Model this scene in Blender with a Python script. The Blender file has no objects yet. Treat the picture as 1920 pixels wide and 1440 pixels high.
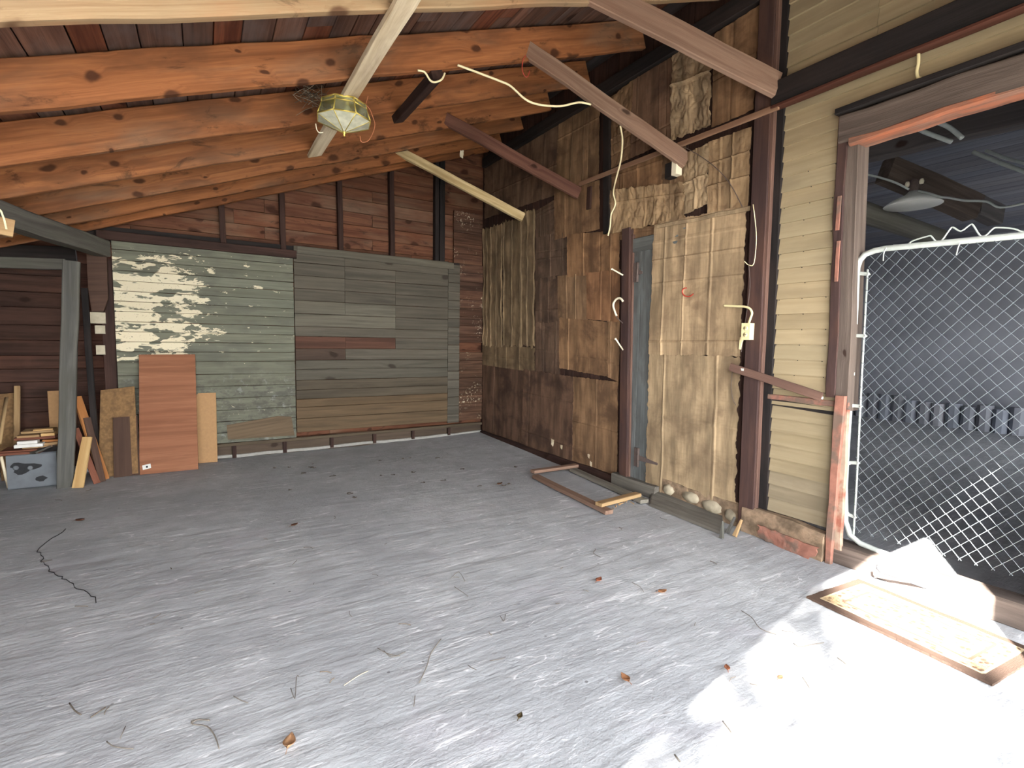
import bpy, math, random
from mathutils import Vector, noise
random.seed(7)
S = bpy.context.scene
COL = S.collection
V3 = Vector

# ------------------------------------------------------------------ camera, light, exposure
EYE = V3((0, 0, 1.32))
FPX = 940.0
YAW, PITCH, ROLL = 0.548455, -0.0836557, 0.0164603
cy_, sy_, cp_, sp_ = math.cos(YAW), math.sin(YAW), math.cos(PITCH), math.sin(PITCH)
FWD = V3((sy_ * cp_, cy_ * cp_, sp_))
R0_ = V3((cy_, -sy_, 0)); U0_ = R0_.cross(FWD)
RIGHT = R0_ * math.cos(ROLL) + U0_ * math.sin(ROLL)
UP = U0_ * math.cos(ROLL) - R0_ * math.sin(ROLL)
cam_data = bpy.data.cameras.new('camera')
cam_data.sensor_fit = 'HORIZONTAL'; cam_data.sensor_width = 36.0
cam_data.lens = 36.0 * FPX / 1920.0
cam_data.clip_start = 0.02; cam_data.clip_end = 200
cam = bpy.data.objects.new('camera', cam_data); COL.objects.link(cam)
from mathutils import Matrix
cam.matrix_world = Matrix(((RIGHT.x, UP.x, -FWD.x, EYE.x), (RIGHT.y, UP.y, -FWD.y, EYE.y),
                           (RIGHT.z, UP.z, -FWD.z, EYE.z), (0, 0, 0, 1)))
S.camera = cam

SUN_DIR = V3((0.703, 0.421, -0.573)).normalized()
sd = bpy.data.lights.new('sun', 'SUN'); sd.energy = 105.0; sd.angle = math.radians(0.53); sd.color = (1.0, 0.96, 0.9)
sun = bpy.data.objects.new('sun', sd); COL.objects.link(sun)
sun.rotation_mode = 'QUATERNION'; sun.rotation_quaternion = SUN_DIR.to_track_quat('-Z', 'Y')
sun.location = (-6, -6, 9)

W = bpy.data.worlds.new('sky'); S.world = W; W.use_nodes = True
wn = W.node_tree; wn.nodes.clear()
w_out = wn.nodes.new('ShaderNodeOutputWorld'); w_bg = wn.nodes.new('ShaderNodeBackground')
w_bg.inputs['Strength'].default_value = 1.0
w_tc = wn.nodes.new('ShaderNodeTexCoord'); w_sx = wn.nodes.new('ShaderNodeSeparateXYZ'); w_cr = wn.nodes.new('ShaderNodeValToRGB')
wn.links.new(w_tc.outputs['Generated'], w_sx.inputs[0]); wn.links.new(w_sx.outputs[2], w_cr.inputs[0]); wn.links.new(w_cr.outputs[0], w_bg.inputs['Color'])
SKY_H, SKY_Z = 25.0, 5.0     # hazy bright horizon, deeper zenith
w_cr.color_ramp.elements[0].position = 0.0; w_cr.color_ramp.elements[0].color = (SKY_H * 1.0, SKY_H * 0.98, SKY_H * 0.95, 1)
w_cr.color_ramp.elements[1].position = 0.75; w_cr.color_ramp.elements[1].color = (SKY_Z * 0.86, SKY_Z * 0.94, SKY_Z * 1.05, 1)
w_e = w_cr.color_ramp.elements.new(0.30); w_e.color = (SKY_H * .5, SKY_H * 0.51, SKY_H * 0.52, 1)
wn.links.new(w_bg.outputs[0], w_out.inputs[0])

S.view_settings.view_transform = 'Standard'; S.view_settings.look = 'None'
S.view_settings.gamma = 1.0; S.view_settings.use_curve_mapping = False
S.view_settings.exposure = 0.0
S.cycles.use_denoising = True
S.cycles.max_bounces = 10; S.cycles.diffuse_bounces = 8

# ------------------------------------------------------------------ measuring helpers (photo pixel -> point on a real plane)
def ray(x, y): return RIGHT * ((x - 960) / FPX) - UP * ((y - 720) / FPX) + FWD
def at_x(x, y, X): d = ray(x, y); return EYE + d * ((X - EYE.x) / d.x)
def at_y(x, y, Y): d = ray(x, y); return EYE + d * ((Y - EYE.y) / d.y)
def at_z(x, y, Z=0.0): d = ray(x, y); return EYE + d * ((Z - EYE.z) / d.z)
XW = 3.32          # face of the house wall on the right
YB = 6.20          # face of the back wall
Z0, SL = 2.627, 0.37   # underside of the rafters: z = Z0 + SL * x
def roof_z(x): return Z0 + SL * x

# ------------------------------------------------------------------ colours
def lin(c):
    return tuple((v / 255 / 12.92) if v / 255 <= 0.04045 else ((v / 255 + 0.055) / 1.055) ** 2.4 for v in c)
def rgba(c): return (*lin(c), 1.0)

# ------------------------------------------------------------------ mesh builder
class MB:
    def __init__(s): s.v = []; s.f = []; s.loc = []; s.t = []; s.sm = []
    def add(s, verts, faces, locs, tint=(1, 1, 1), smooth=False):
        b = len(s.v); s.v += [V3(p) for p in verts]; s.loc += [tuple(l) for l in locs]; s.t += [tint] * len(verts)
        s.f += [tuple(b + i for i in f) for f in faces]; s.sm += [smooth] * len(faces)
    def plank(s, P, Q, wdir, w, t, seg=1, ch=0.004, wob=0.0, tint=(1, 1, 1), w2=None, t2=None, cut=0.0, seed=None):
        """beam from P to Q (centre line), w wide along wdir, t thick, chamfered, slightly uneven"""
        P, Q, wd = V3(P), V3(Q), V3(wdir)
        ax = (Q - P); L = ax.length; ax.normalize()
        wd = (wd - ax * wd.dot(ax)).normalized(); td = ax.cross(wd)
        w2 = w if w2 is None else w2; t2 = t if t2 is None else t2
        off = random.uniform(0, 50) if seed is None else seed
        ch = min(ch, 0.3 * min(w, t, w2, t2))
        vs, ls, fs = [], [], []
        for i in range(seg + 1):
            k = i / seg; a = (w + (w2 - w) * k) / 2; b = (t + (t2 - t) * k) / 2
            n1 = noise.noise((off + k * L * 2.2, 1.3, 0)) * wob; n2 = noise.noise((off + k * L * 2.2, 7.7, 0)) * wob
            n3 = noise.noise((off + k * L * 5.0, 3.1, 4)) * wob * 0.6; n4 = noise.noise((off + k * L * 5.0, 9.1, 4)) * wob * 0.6
            for (x, y) in ((-a + ch, -b), (a - ch, -b), (a, -b + ch), (a, b - ch), (a - ch, b), (-a + ch, b), (-a, b - ch), (-a, -b + ch)):
                xx = x + n1 + (n3 if x > 0 else n4); yy = y + n2 * 0.6
                end = (cut * x / a if a else 0) if i in (0, seg) else 0
                vs.append(P + ax * (k * L + end) + wd * xx + td * yy)
                ls.append((off + k * L, x + off * 0.37, y + off * 0.71))
        for i in range(seg):
            for j in range(8):
                a0 = i * 8 + j; b0 = i * 8 + (j + 1) % 8
                fs.append((a0, b0, b0 + 8, a0 + 8))
        fs.append(tuple(range(7, -1, -1))); fs.append(tuple(seg * 8 + j for j in range(8)))
        s.add(vs, fs, ls, tint)
    def box(s, lo, hi, axis=0, tint=(1, 1, 1), ch=0.003, seg=1, wob=0.0):
        lo, hi = V3(lo), V3(hi); c = (lo + hi) / 2; d = hi - lo
        e = [V3((1, 0, 0)), V3((0, 1, 0)), V3((0, 0, 1))]
        o = [i for i in range(3) if i != axis]
        a = e[axis] * (d[axis] / 2)
        s.plank(c - a, c + a, e[o[1]], d[o[1]], d[o[0]], seg, ch, wob, tint)
    def tube(s, pts, r, n=8, tint=(1, 1, 1), closed=False, r2=None, cap=True):
        pts = [V3(p) for p in pts]; m = len(pts); vs, ls, fs = [], [], []
        ref = None; L = 0.0
        for i, p in enumerate(pts):
            if closed: tg = pts[(i + 1) % m] - pts[i - 1]
            else: tg = pts[min(i + 1, m - 1)] - pts[max(i - 1, 0)]
            if tg.length < 1e-9: tg = V3((0, 0, 1))
            tg.normalize()
            if ref is None:
                ref = tg.orthogonal().normalized()
            ref = (ref - tg * ref.dot(tg))
            ref = ref.normalized() if ref.length > 1e-6 else tg.orthogonal().normalized()
            bn = tg.cross(ref)
            if i: L += (pts[i] - pts[i - 1]).length
            rr = r if r2 is None else r + (r2 - r) * i / (m - 1)
            for j in range(n):
                a = 2 * math.pi * j / n
                vs.append(p + ref * (math.cos(a) * rr) + bn * (math.sin(a) * rr)); ls.append((L, math.cos(a) * rr, math.sin(a) * rr))
        for i in range(m if closed else m - 1):
            for j in range(n):
                k = (j + 1) % n; i2 = (i + 1) % m
                fs.append((i * n + j, i * n + k, i2 * n + k, i2 * n + j))
        if not closed and cap:
            fs.append(tuple(range(n - 1, -1, -1))); fs.append(tuple((m - 1) * n + j for j in range(n)))
        s.add(vs, fs, ls, tint, n > 4)
    def lathe(s, c, prof, n=16, axis=None, tint=(1, 1, 1), smooth=True):
        ax = V3(axis or (0, 0, 1)).normalized(); e1 = ax.orthogonal().normalized(); e2 = ax.cross(e1); c = V3(c)
        vs, ls, fs = [], [], []
        for (r, z) in prof:
            for j in range(n):
                a = 2 * math.pi * j / n
                vs.append(c + ax * z + e1 * (r * math.cos(a)) + e2 * (r * math.sin(a))); ls.append((r * math.cos(a), r * math.sin(a), z))
        for i in range(len(prof) - 1):
            for j in range(n):
                k = (j + 1) % n; fs.append((i * n + j, i * n + k, (i + 1) * n + k, (i + 1) * n + j))
        fs.append(tuple(range(n - 1, -1, -1))); fs.append(tuple((len(prof) - 1) * n + j for j in range(n)))
        s.add(vs, fs, ls, tint, smooth)
    def prism(s, poly, d, tint=(1, 1, 1)):
        """closed polygon (3-D points) pushed along d"""
        poly = [V3(p) for p in poly]; d = V3(d); n = len(poly); off = random.uniform(0, 40)
        o = poly[0]; e1 = (poly[1] - o).normalized(); nn = d.normalized(); e2 = nn.cross(e1)
        vs = poly + [p + d for p in poly]
        ls = [(off + (p - o).dot(e1), (p - o).dot(e2), (p - o).dot(nn)) for p in vs]
        fs = [tuple(range(n - 1, -1, -1)), tuple(range(n, 2 * n))] + [(i, (i + 1) % n, n + (i + 1) % n, n + i) for i in range(n)]
        s.add(vs, fs, ls, tint)
    def sheet(s, c4, out, off=0.006, th=0.004, nu=16, nv=16, rough=0.006, curl=0.0, creases=(), crumple=0.0, ragged=0.0, tint=(1, 1, 1), seed=None):
        """thin sheet spanning four corners TL,TR,BR,BL on a wall; out points off the wall"""
        sd_ = random.uniform(0, 99) if seed is None else seed
        tl, tr, br, bl = [V3(p) for p in c4]; out = V3(out)
        du = ((tr - tl).length + (br - bl).length) / 2; dv = ((bl - tl).length + (br - tr).length) / 2
        def pt(u, v):
            uu = u; vv = v
            if ragged:
                if v in (0.0, 1.0): vv = v + ragged * (noise.noise((u * du * 22, sd_, v * 9)) + 0.5 * noise.noise((u * du * 60, sd_, 3))) * (1 if v else -1)
                if u in (0.0, 1.0): uu = u + ragged * (noise.noise((v * dv * 22, sd_ + 5, u * 9)) + 0.5 * noise.noise((v * dv * 60, sd_, 7))) * (1 if u else -1)
            p = (tl * (1 - uu) + tr * uu) * (1 - vv) + (bl * (1 - uu) + br * uu) * vv
            h = off + rough * (0.6 * noise.noise((u * du * 4 + sd_, v * dv * 4, 0)) + 0.4 * noise.noise((u * du * 11 + sd_, v * dv * 9, 3)) + 0.35)
            for (kind, pos, amp) in creases:
                q = (u - pos) * du if kind == 'u' else (v - pos) * dv
                h += amp * math.exp(-(q / 0.008) ** 2)
            if crumple:
                h += crumple * abs(noise.noise((u * du * 9 + sd_, v * dv * 5, 8))) + crumple * 0.6 * abs(noise.noise((u * du * 23 + sd_, v * dv * 16, 2)))
            if curl:
                e = max(0, 1 - 4 * v) ** 2 * abs(noise.noise((u * du * 5 + sd_, 0.4, 1))) + max(0, 4 * v - 3) ** 2 * abs(noise.noise((u * du * 5 + sd_, 8.4, 1)))
                h += curl * e * 2
            return p + out * h, (u * du + sd_, v * dv + sd_, h)
        vs, ls, fs = [], [], []
        for j in range(nv + 1):
            for i in range(nu + 1):
                p, l = pt(i / nu, j / nv); vs.append(p); ls.append(l)
        m = len(vs)
        for k in range(m): vs.append(vs[k] - out * th); ls.append(ls[k])
        I = lambda i, j: j * (nu + 1) + i
        for j in range(nv):
            for i in range(nu):
                q = (I(i, j), I(i, j + 1), I(i + 1, j + 1), I(i + 1, j)); fs.append(q); fs.append(tuple(m + x for x in reversed(q)))
        rim = [I(i, 0) for i in range(nu)] + [I(nu, j) for j in range(nv)] + [I(i, nv) for i in range(nu, 0, -1)] + [I(0, j) for j in range(nv, 0, -1)]
        for a in range(len(rim)):
            b = rim[(a + 1) % len(rim)]; fs.append((rim[a], b, m + b, m + rim[a]))
        s.add(vs, fs, ls, tint)
    def build(s, name, mat, parent=None, origin=None):
        lo = [min(p[i] for p in s.v) for i in range(3)]; hi = [max(p[i] for p in s.v) for i in range(3)]
        o = V3(origin) if origin is not None else V3(((lo[0] + hi[0]) / 2, (lo[1] + hi[1]) / 2, lo[2]))
        me = bpy.data.meshes.new(name)
        me.from_pydata([tuple(p - o) for p in s.v], [], s.f)
        a = me.attributes.new('loc', 'FLOAT_VECTOR', 'POINT'); a.data.foreach_set('vector', [c for l in s.loc for c in l])
        t = me.attributes.new('tint', 'FLOAT_COLOR', 'POINT'); t.data.foreach_set('color', [c for l in s.t for c in (*l, 1.0)])
        me.polygons.foreach_set('use_smooth', s.sm)
        me.materials.append(mat); me.update()
        ob = bpy.data.objects.new(name, me); COL.objects.link(ob)
        wl = o
        if parent is not None:
            ob.parent = parent; ob.location = o - V3(parent['_w'])
        else: ob.location = o
        ob['_w'] = tuple(wl)
        return ob

def empty(name, loc):
    e = bpy.data.objects.new(name, None); COL.objects.link(e); e.location = loc; e['_w'] = tuple(loc); e.empty_display_size = 0.1
    return e
def tag(o, label, cat, group=None):
    o['label'] = label; o['category'] = cat
    if group: o['group'] = group
    return o
def struct(o): o['kind'] = 'structure'; return o

# ------------------------------------------------------------------ materials
def new_mat(name):
    m = bpy.data.materials.new(name); m.use_nodes = True; nt = m.node_tree; nt.nodes.clear()
    out = nt.nodes.new('ShaderNodeOutputMaterial'); b = nt.nodes.new('ShaderNodeBsdfPrincipled')
    nt.links.new(b.outputs[0], out.inputs[0]); return m, nt, b
class G:
    """little node-graph helper"""
    def __init__(s, nt): s.nt = nt
    def n(s, t, **k):
        x = s.nt.nodes.new(t)
        for a, b in k.items(): setattr(x, a, b)
        return x
    def l(s, a, b): s.nt.links.new(a, b)
    def attr(s, name):
        return s.n('ShaderNodeAttribute', attribute_name=name)
    def mapv(s, src, scale, rot=(0, 0, 0), off=(0, 0, 0)):
        m = s.n('ShaderNodeMapping'); m.inputs['Scale'].default_value = scale; m.inputs['Rotation'].default_value = rot; m.inputs['Location'].default_value = off
        s.l(src, m.inputs['Vector']); return m.outputs[0]
    def noise(s, src, scale=1, detail=3, rough=0.55, dist=0.0):
        n = s.n('ShaderNodeTexNoise'); n.inputs['Scale'].default_value = scale; n.inputs['Detail'].default_value = detail
        n.inputs['Roughness'].default_value = rough; n.inputs['Distortion'].default_value = dist
        s.l(src, n.inputs['Vector']); return n.outputs[0]
    def ramp(s, src, a, b, va=0.0, vb=1.0, smooth=True):
        r = s.n('ShaderNodeMapRange'); r.interpolation_type = 'SMOOTHSTEP' if smooth else 'LINEAR'
        r.inputs['From Min'].default_value = a; r.inputs['From Max'].default_value = b
        r.inputs['To Min'].default_value = va; r.inputs['To Max'].default_value = vb
        s.l(src, r.inputs['Value']); return r.outputs[0]
    def math(s, op, a, b=0.0, c=None):
        m = s.n('ShaderNodeMath', operation=op)
        for i, x in enumerate((a, b) if c is None else (a, b, c)):
            if isinstance(x, (int, float)): m.inputs[i].default_value = x
            else: s.l(x, m.inputs[i])
        return m.outputs[0]
    def mix(s, fac, a, b, mode='MIX'):
        m = s.n('ShaderNodeMix', data_type='RGBA', blend_type=mode)
        for sock, x in ((m.inputs[0], fac), (m.inputs[6], a), (m.inputs[7], b)):
            if isinstance(x, (int, float)): sock.default_value = x
            elif isinstance(x, tuple): sock.default_value = x if len(x) == 4 else (*x, 1)
            else: s.l(x, sock)
        return m.outputs[2]
    def bump(s, h, bsdf, strength=0.3, dist=0.01):
        b = s.n('ShaderNodeBump'); b.inputs['Strength'].default_value = strength; b.inputs['Distance'].default_value = dist
        s.l(h, b.inputs['Height']); s.l(b.outputs[0], bsdf.inputs['Normal'])
    def pos(s): return s.n('ShaderNodeNewGeometry').outputs['Position']
    def sep(s, v):
        x = s.n('ShaderNodeSeparateXYZ'); s.l(v, x.inputs[0]); return x.outputs

def wood(name, light, dark, knots=0.35, knot_col=(40, 22, 14), dirt=None, dirt_amt=0.0, dirt_scale=1.6, rough=0.8, grain=1.0, bump=0.35, knot_scale=1.0, cross=False):
    m, nt, b = new_mat(name); g = G(nt)
    loc = g.attr('loc').outputs['Vector']
    if cross: loc = g.mapv(loc, (1, 1, 1), (0, 0, math.pi / 2))
    wv = g.n('ShaderNodeTexNoise'); wv.inputs['Scale'].default_value = 5.0; wv.inputs['Detail'].default_value = 3; g.l(loc, wv.inputs['Vector'])
    wsc = g.n('ShaderNodeVectorMath', operation='SCALE'); g.l(wv.outputs['Color'], wsc.inputs[0]); wsc.inputs['Scale'].default_value = 0.10
    wad = g.n('ShaderNodeVectorMath', operation='ADD'); g.l(loc, wad.inputs[0]); g.l(wsc.outputs[0], wad.inputs[1])
    kv = g.mapv(wad.outputs[0], (3.2 * knot_scale, 5.5 * knot_scale, 2.0))
    vo = g.n('ShaderNodeTexVoronoi', voronoi_dimensions='2D'); vo.inputs['Scale'].default_value = 1.0; g.l(kv, vo.inputs['Vector'])
    cz = g.sep(vo.outputs['Color']); keep = g.math('GREATER_THAN', cz[0], 1 - knots)
    d = g.math('DIVIDE', vo.outputs['Distance'], g.math('ADD', g.math('MULTIPLY', cz[1], 1.1), 0.35))
    swirl = g.math('MULTIPLY', g.ramp(d, 0.5, 0.0), keep)
    sw = g.n('ShaderNodeCombineXYZ'); g.l(g.math('MULTIPLY', swirl, 0.03), sw.inputs[1])
    va = g.n('ShaderNodeVectorMath', operation='ADD'); g.l(loc, va.inputs[0]); g.l(sw.outputs[0], va.inputs[1])
    gr = g.noise(g.mapv(va.outputs[0], (0.9, 20, 20)), 1, 5, 0.6, 0.8)
    fib = g.noise(g.mapv(loc, (5, 230, 230)), 1, 2, 0.6)
    big = g.noise(g.mapv(loc, (1.0, 3.0, 3.0)), dirt_scale, 4, 0.6, 0.3)
    f = g.ramp(gr, 0.28, 0.72)
    col = g.mix(f, rgba(dark), rgba(light))
    col = g.mix(g.math('MULTIPLY', g.ramp(fib, 0.35, 0.7), 0.28 * grain), col, rgba(dark))
    if dirt: col = g.mix(g.math('MULTIPLY', g.ramp(big, 0.42, 0.66), dirt_amt), col, rgba(dirt))
    smn = g.noise(g.mapv(loc, (3.0, 8.0, 4.0)), 1, 6, 0.7, 0.6)
    if knots > 0.2: col = g.mix(g.math('MULTIPLY', g.ramp(smn, 0.56, 0.68), 0.7), col, rgba(tuple(v * 0.5 for v in dark)))
    gw = g.noise(g.mapv(loc, (0.7, 2.5, 2.0)), 1, 4, 0.6, 0.4)
    if knots > 0.2: col = g.mix(g.math('MULTIPLY', g.ramp(gw, 0.48, 0.7), 0.45), col, rgba((126, 108, 90)))
    km = g.math('MULTIPLY', g.ramp(d, 0.20, 0.09), keep)
    halo = g.math('MULTIPLY', g.ramp(d, 0.42, 0.12), keep)
    col = g.mix(g.math('MULTIPLY', halo, 0.35), col, rgba(tuple((a + 2 * c) / 3 for a, c in zip(light, dark))))
    col = g.mix(g.math('MULTIPLY', km, 0.85), col, rgba(knot_col))
    col = g.mix(1.0, col, g.attr('tint').outputs['Color'], 'MULTIPLY')
    g.l(col, b.inputs['Base Color']); b.inputs['Roughness'].default_value = rough
    b.inputs['Specular IOR Level'].default_value = 0.25
    h = g.math('ADD', g.math('MULTIPLY', fib, 0.5), gr)
    g.bump(h, b, bump, 0.006)
    return m

def plain(name, col, rough=0.6, metal=0.0, var=0.12, scale=30, bump=0.0, dirt=None, dirt_amt=0.5, spec=0.4):
    m, nt, b = new_mat(name); g = G(nt)
    loc = g.attr('loc').outputs['Vector']
    n1 = g.noise(loc, scale, 4)
    c0 = tuple(max(0, v * (1 - var)) for v in col); c1 = tuple(min(255, v * (1 + var)) for v in col)
    c = g.mix(n1, rgba(c0), rgba(c1))
    if dirt: c = g.mix(g.math('MULTIPLY', g.ramp(g.noise(loc, scale * 0.4, 5), 0.45, 0.62), dirt_amt), c, rgba(dirt))
    c = g.mix(1.0, c, g.attr('tint').outputs['Color'], 'MULTIPLY')
    g.l(c, b.inputs['Base Color']); b.inputs['Roughness'].default_value = rough; b.inputs['Metallic'].default_value = metal
    b.inputs['Specular IOR Level'].default_value = spec
    if bump: g.bump(n1, b, bump, 0.01)
    return m

def cardboard(name, col, stain, amt=0.6, ribs=60, rough=0.85, lines=0.25):
    m, nt, b = new_mat(name); g = G(nt)
    loc = g.attr('loc').outputs['Vector']
    streak = g.noise(g.mapv(loc, (9, 1.4, 1)), 1, 5, 0.6)
    big = g.noise(loc, 3.2, 5, 0.62, 0.4)
    fine = g.noise(g.mapv(loc, (ribs, 3, 1)), 1, 2)
    cross = g.noise(g.mapv(loc, (4, ribs, 1)), 1, 2)
    c = g.mix(g.ramp(streak, 0.3, 0.7), rgba(tuple(v * 0.74 for v in col)), rgba(tuple(min(255, v * 1.14) for v in col)))
    c = g.mix(g.math('MULTIPLY', g.ramp(big, 0.42, 0.68), amt), c, rgba(stain))
    c = g.mix(g.math('MULTIPLY', g.ramp(fine, 0.35, 0.65), lines), c, rgba(tuple(v * 0.72 for v in col)))
    c = g.mix(g.math('MULTIPLY', g.ramp(cross, 0.5, 0.75), lines * 0.6), c, rgba(tuple(v * 0.7 for v in col)))
    c = g.mix(1.0, c, g.attr('tint').outputs['Color'], 'MULTIPLY')
    g.l(c, b.inputs['Base Color']); b.inputs['Roughness'].default_value = rough; b.inputs['Specular IOR Level'].default_value = 0.2
    g.bump(g.math('ADD', g.math('MULTIPLY', fine, 0.6), g.noise(loc, 14, 4)), b, 0.4, 0.006)
    return m

def concrete():
    m, nt, b = new_mat('concrete'); g = G(nt)
    p = g.pos()
    big = g.noise(p, 0.9, 4, 0.6); mid = g.noise(p, 5, 6, 0.65); fine = g.noise(p, 70, 4, 0.7)
    c = g.mix(g.ramp(big, 0.35, 0.7), rgba((166, 169, 173)), rgba((186, 189, 192)))
    c = g.mix(g.math('MULTIPLY', g.ramp(mid, 0.38, 0.66), 0.5), c, rgba((150, 152, 155)))
    c = g.mix(g.math('MULTIPLY', g.ramp(g.noise(p, 2.2, 5, 0.6, 0.5), 0.52, 0.72), 0.35), c, rgba((180, 176, 184)))
    # pale trowel scratches in several directions
    for rot, sc, seed in ((0.35, (0.9, 11, 1), 0), (-0.5, (1.1, 12, 1), 5), (1.2, (1.0, 10, 1), 9), (0.15, (2.6, 26, 1), 14)):
        v = g.mapv(p, sc, (0, 0, rot), (seed, seed * 1.7, 0))
        nn = g.noise(v, 1, 3, 0.5, 0.6)
        line = g.ramp(g.math('ABSOLUTE', g.math('SUBTRACT', nn, 0.5)), 0.010, 0.0)
        msk = g.ramp(g.noise(p, 1.7 + seed * 0.13, 2), 0.5, 0.62)
        c = g.mix(g.math('MULTIPLY', g.math('MULTIPLY', line, msk), 0.55), c, rgba((240, 240, 242)))
        ln2 = g.ramp(g.math('ABSOLUTE', g.math('SUBTRACT', nn, 0.43)), 0.006, 0.0)
        c = g.mix(g.math('MULTIPLY', g.math('MULTIPLY', ln2, msk), 0.4), c, rgba((95, 95, 96)))
    # dark grit and stains
    vo = g.n('ShaderNodeTexVoronoi'); vo.inputs['Scale'].default_value = 9.0; g.l(p, vo.inputs['Vector'])
    kp = g.math('GREATER_THAN', g.sep(vo.outputs['Color'])[1], 0.72)
    sp = g.math('MULTIPLY', g.ramp(g.math('ADD', vo.outputs['Distance'], g.math('MULTIPLY', fine, 0.1)), 0.125, 0.085), kp)
    c = g.mix(g.math('MULTIPLY', sp, 0.6), c, rgba((60, 55, 52)))
    g.l(c, b.inputs['Base Color']); b.inputs['Roughness'].default_value = 0.75; b.inputs['Specular IOR Level'].default_value = 0.3
    h = g.math('ADD', g.math('MULTIPLY', mid, 0.7), g.math('ADD', g.math('MULTIPLY', fine, 0.25), g.noise(g.mapv(p, (2, 9, 1), (0, 0, 0.3)), 1, 4, 0.6)))
    g.bump(h, b, 0.55, 0.02)
    return m

def painted(name):
    """grey-green paint over boards, worn off to cream in the upper left part, bare and sooty lower down"""
    m, nt, b = new_mat(name); g = G(nt)
    loc = g.attr('loc').outputs['Vector']; p = g.pos(); X, Y, Z = g.sep(p)
    gr = g.noise(g.mapv(loc, (1.5, 30, 30)), 1, 5, 0.6, 0.5)
    c = g.mix(g.ramp(gr, 0.3, 0.7), rgba((94, 96, 84)), rgba((112, 114, 101)))
    c = g.mix(g.math('MULTIPLY', g.ramp(g.noise(g.mapv(p, (3, 3, 6)), 1, 5), 0.45, 0.65), 0.5), c, rgba((82, 83, 77)))
    # bare mottled lower boards
    low = g.ramp(Z, 1.02, 0.72)
    mott = g.ramp(g.noise(g.mapv(p, (13, 13, 26)), 1, 6, 0.7), 0.46, 0.58)
    c = g.mix(g.math('MULTIPLY', low, g.math('MULTIPLY', mott, 0.55)), c, rgba((74, 73, 70)))
    c = g.mix(g.math('MULTIPLY', low, g.math('MULTIPLY', g.ramp(g.noise(p, 14, 4, 0.7), 0.58, 0.68), 0.4)), c, rgba((150, 152, 152)))
    # cream undercoat where the paint peeled off
    nz = g.math('ADD', g.math('MULTIPLY', g.noise(g.mapv(p, (2.6, 2.6, 7)), 1.2, 7, 0.66, 0.5), 0.7), g.math('MULTIPLY', g.noise(g.mapv(p, (8, 8, 24)), 1, 4, 0.7), 0.3))
    area = g.math('MULTIPLY', g.ramp(X, 0.42, -0.35), g.math('MULTIPLY', g.ramp(Z, 2.22, 1.95), g.ramp(Z, 1.0, 1.16)))
    band = g.math('ADD', g.math('MULTIPLY', area, 0.165), nz)
    blot = g.noise(g.mapv(p, (4.5, 4.5, 11)), 1, 3, 0.5, 0.2)
    pm = g.math('MULTIPLY', g.ramp(band, 0.622, 0.632), g.ramp(blot, 0.42, 0.45))
    blot2 = g.math('MULTIPLY', g.ramp(g.noise(g.mapv(p, (6, 6, 14), (0, 0, 0), (3, 1, 2)), 1, 5, 0.6), 0.66, 0.67), g.math('MULTIPLY', g.ramp(X, 0.85, 0.3), g.ramp(Z, 0.95, 1.1)))
    pm = g.math('MAXIMUM', pm, blot2)
    c = g.mix(pm, c, rgba((206, 198, 172)))
    sc = g.math('MULTIPLY', g.ramp(g.noise(p, 60, 3, 0.7), 0.62, 0.66), g.math('MULTIPLY', pm, 0.5)); c = g.mix(sc, c, rgba((120, 112, 92)))
    # white scuffs
    sf = g.ramp(g.noise(g.mapv(p, (7, 7, 30)), 1, 5, 0.7), 0.68, 0.71); c = g.mix(g.math('MULTIPLY', sf, 0.6), c, rgba((200, 196, 180)))
    c = g.mix(1.0, c, g.attr('tint').outputs['Color'], 'MULTIPLY')
    g.l(c, b.inputs['Base Color']); b.inputs['Roughness'].default_value = 0.8; b.inputs['Specular IOR Level'].default_value = 0.2
    g.bump(g.math('ADD', gr, g.math('MULTIPLY', pm, 0.6)), b, 0.35, 0.006)
    return m

def splat(name, light, dark, spat):
    """dark boards spattered with pale specks"""
    m, nt, b = new_mat(name); g = G(nt)
    loc = g.attr('loc').outputs['Vector']; p = g.pos()
    gr = g.noise(g.mapv(loc, (1.5, 26, 26)), 1, 5, 0.6, 0.5)
    c = g.mix(g.ramp(gr, 0.3, 0.7), rgba(dark), rgba(light))
    msk = g.ramp(g.noise(p, 3.3, 3), 0.5, 0.62)
    sp = g.math('MULTIPLY', g.ramp(g.noise(p, 34, 5, 0.7), 0.57, 0.62), msk)
    c = g.mix(g.math('MULTIPLY', sp, 0.8), c, rgba(spat))
    c = g.mix(1.0, c, g.attr('tint').outputs['Color'], 'MULTIPLY')
    g.l(c, b.inputs['Base Color']); b.inputs['Roughness'].default_value = 0.85; b.inputs['Specular IOR Level'].default_value = 0.2
    g.bump(gr, b, 0.3, 0.006); return m

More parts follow.
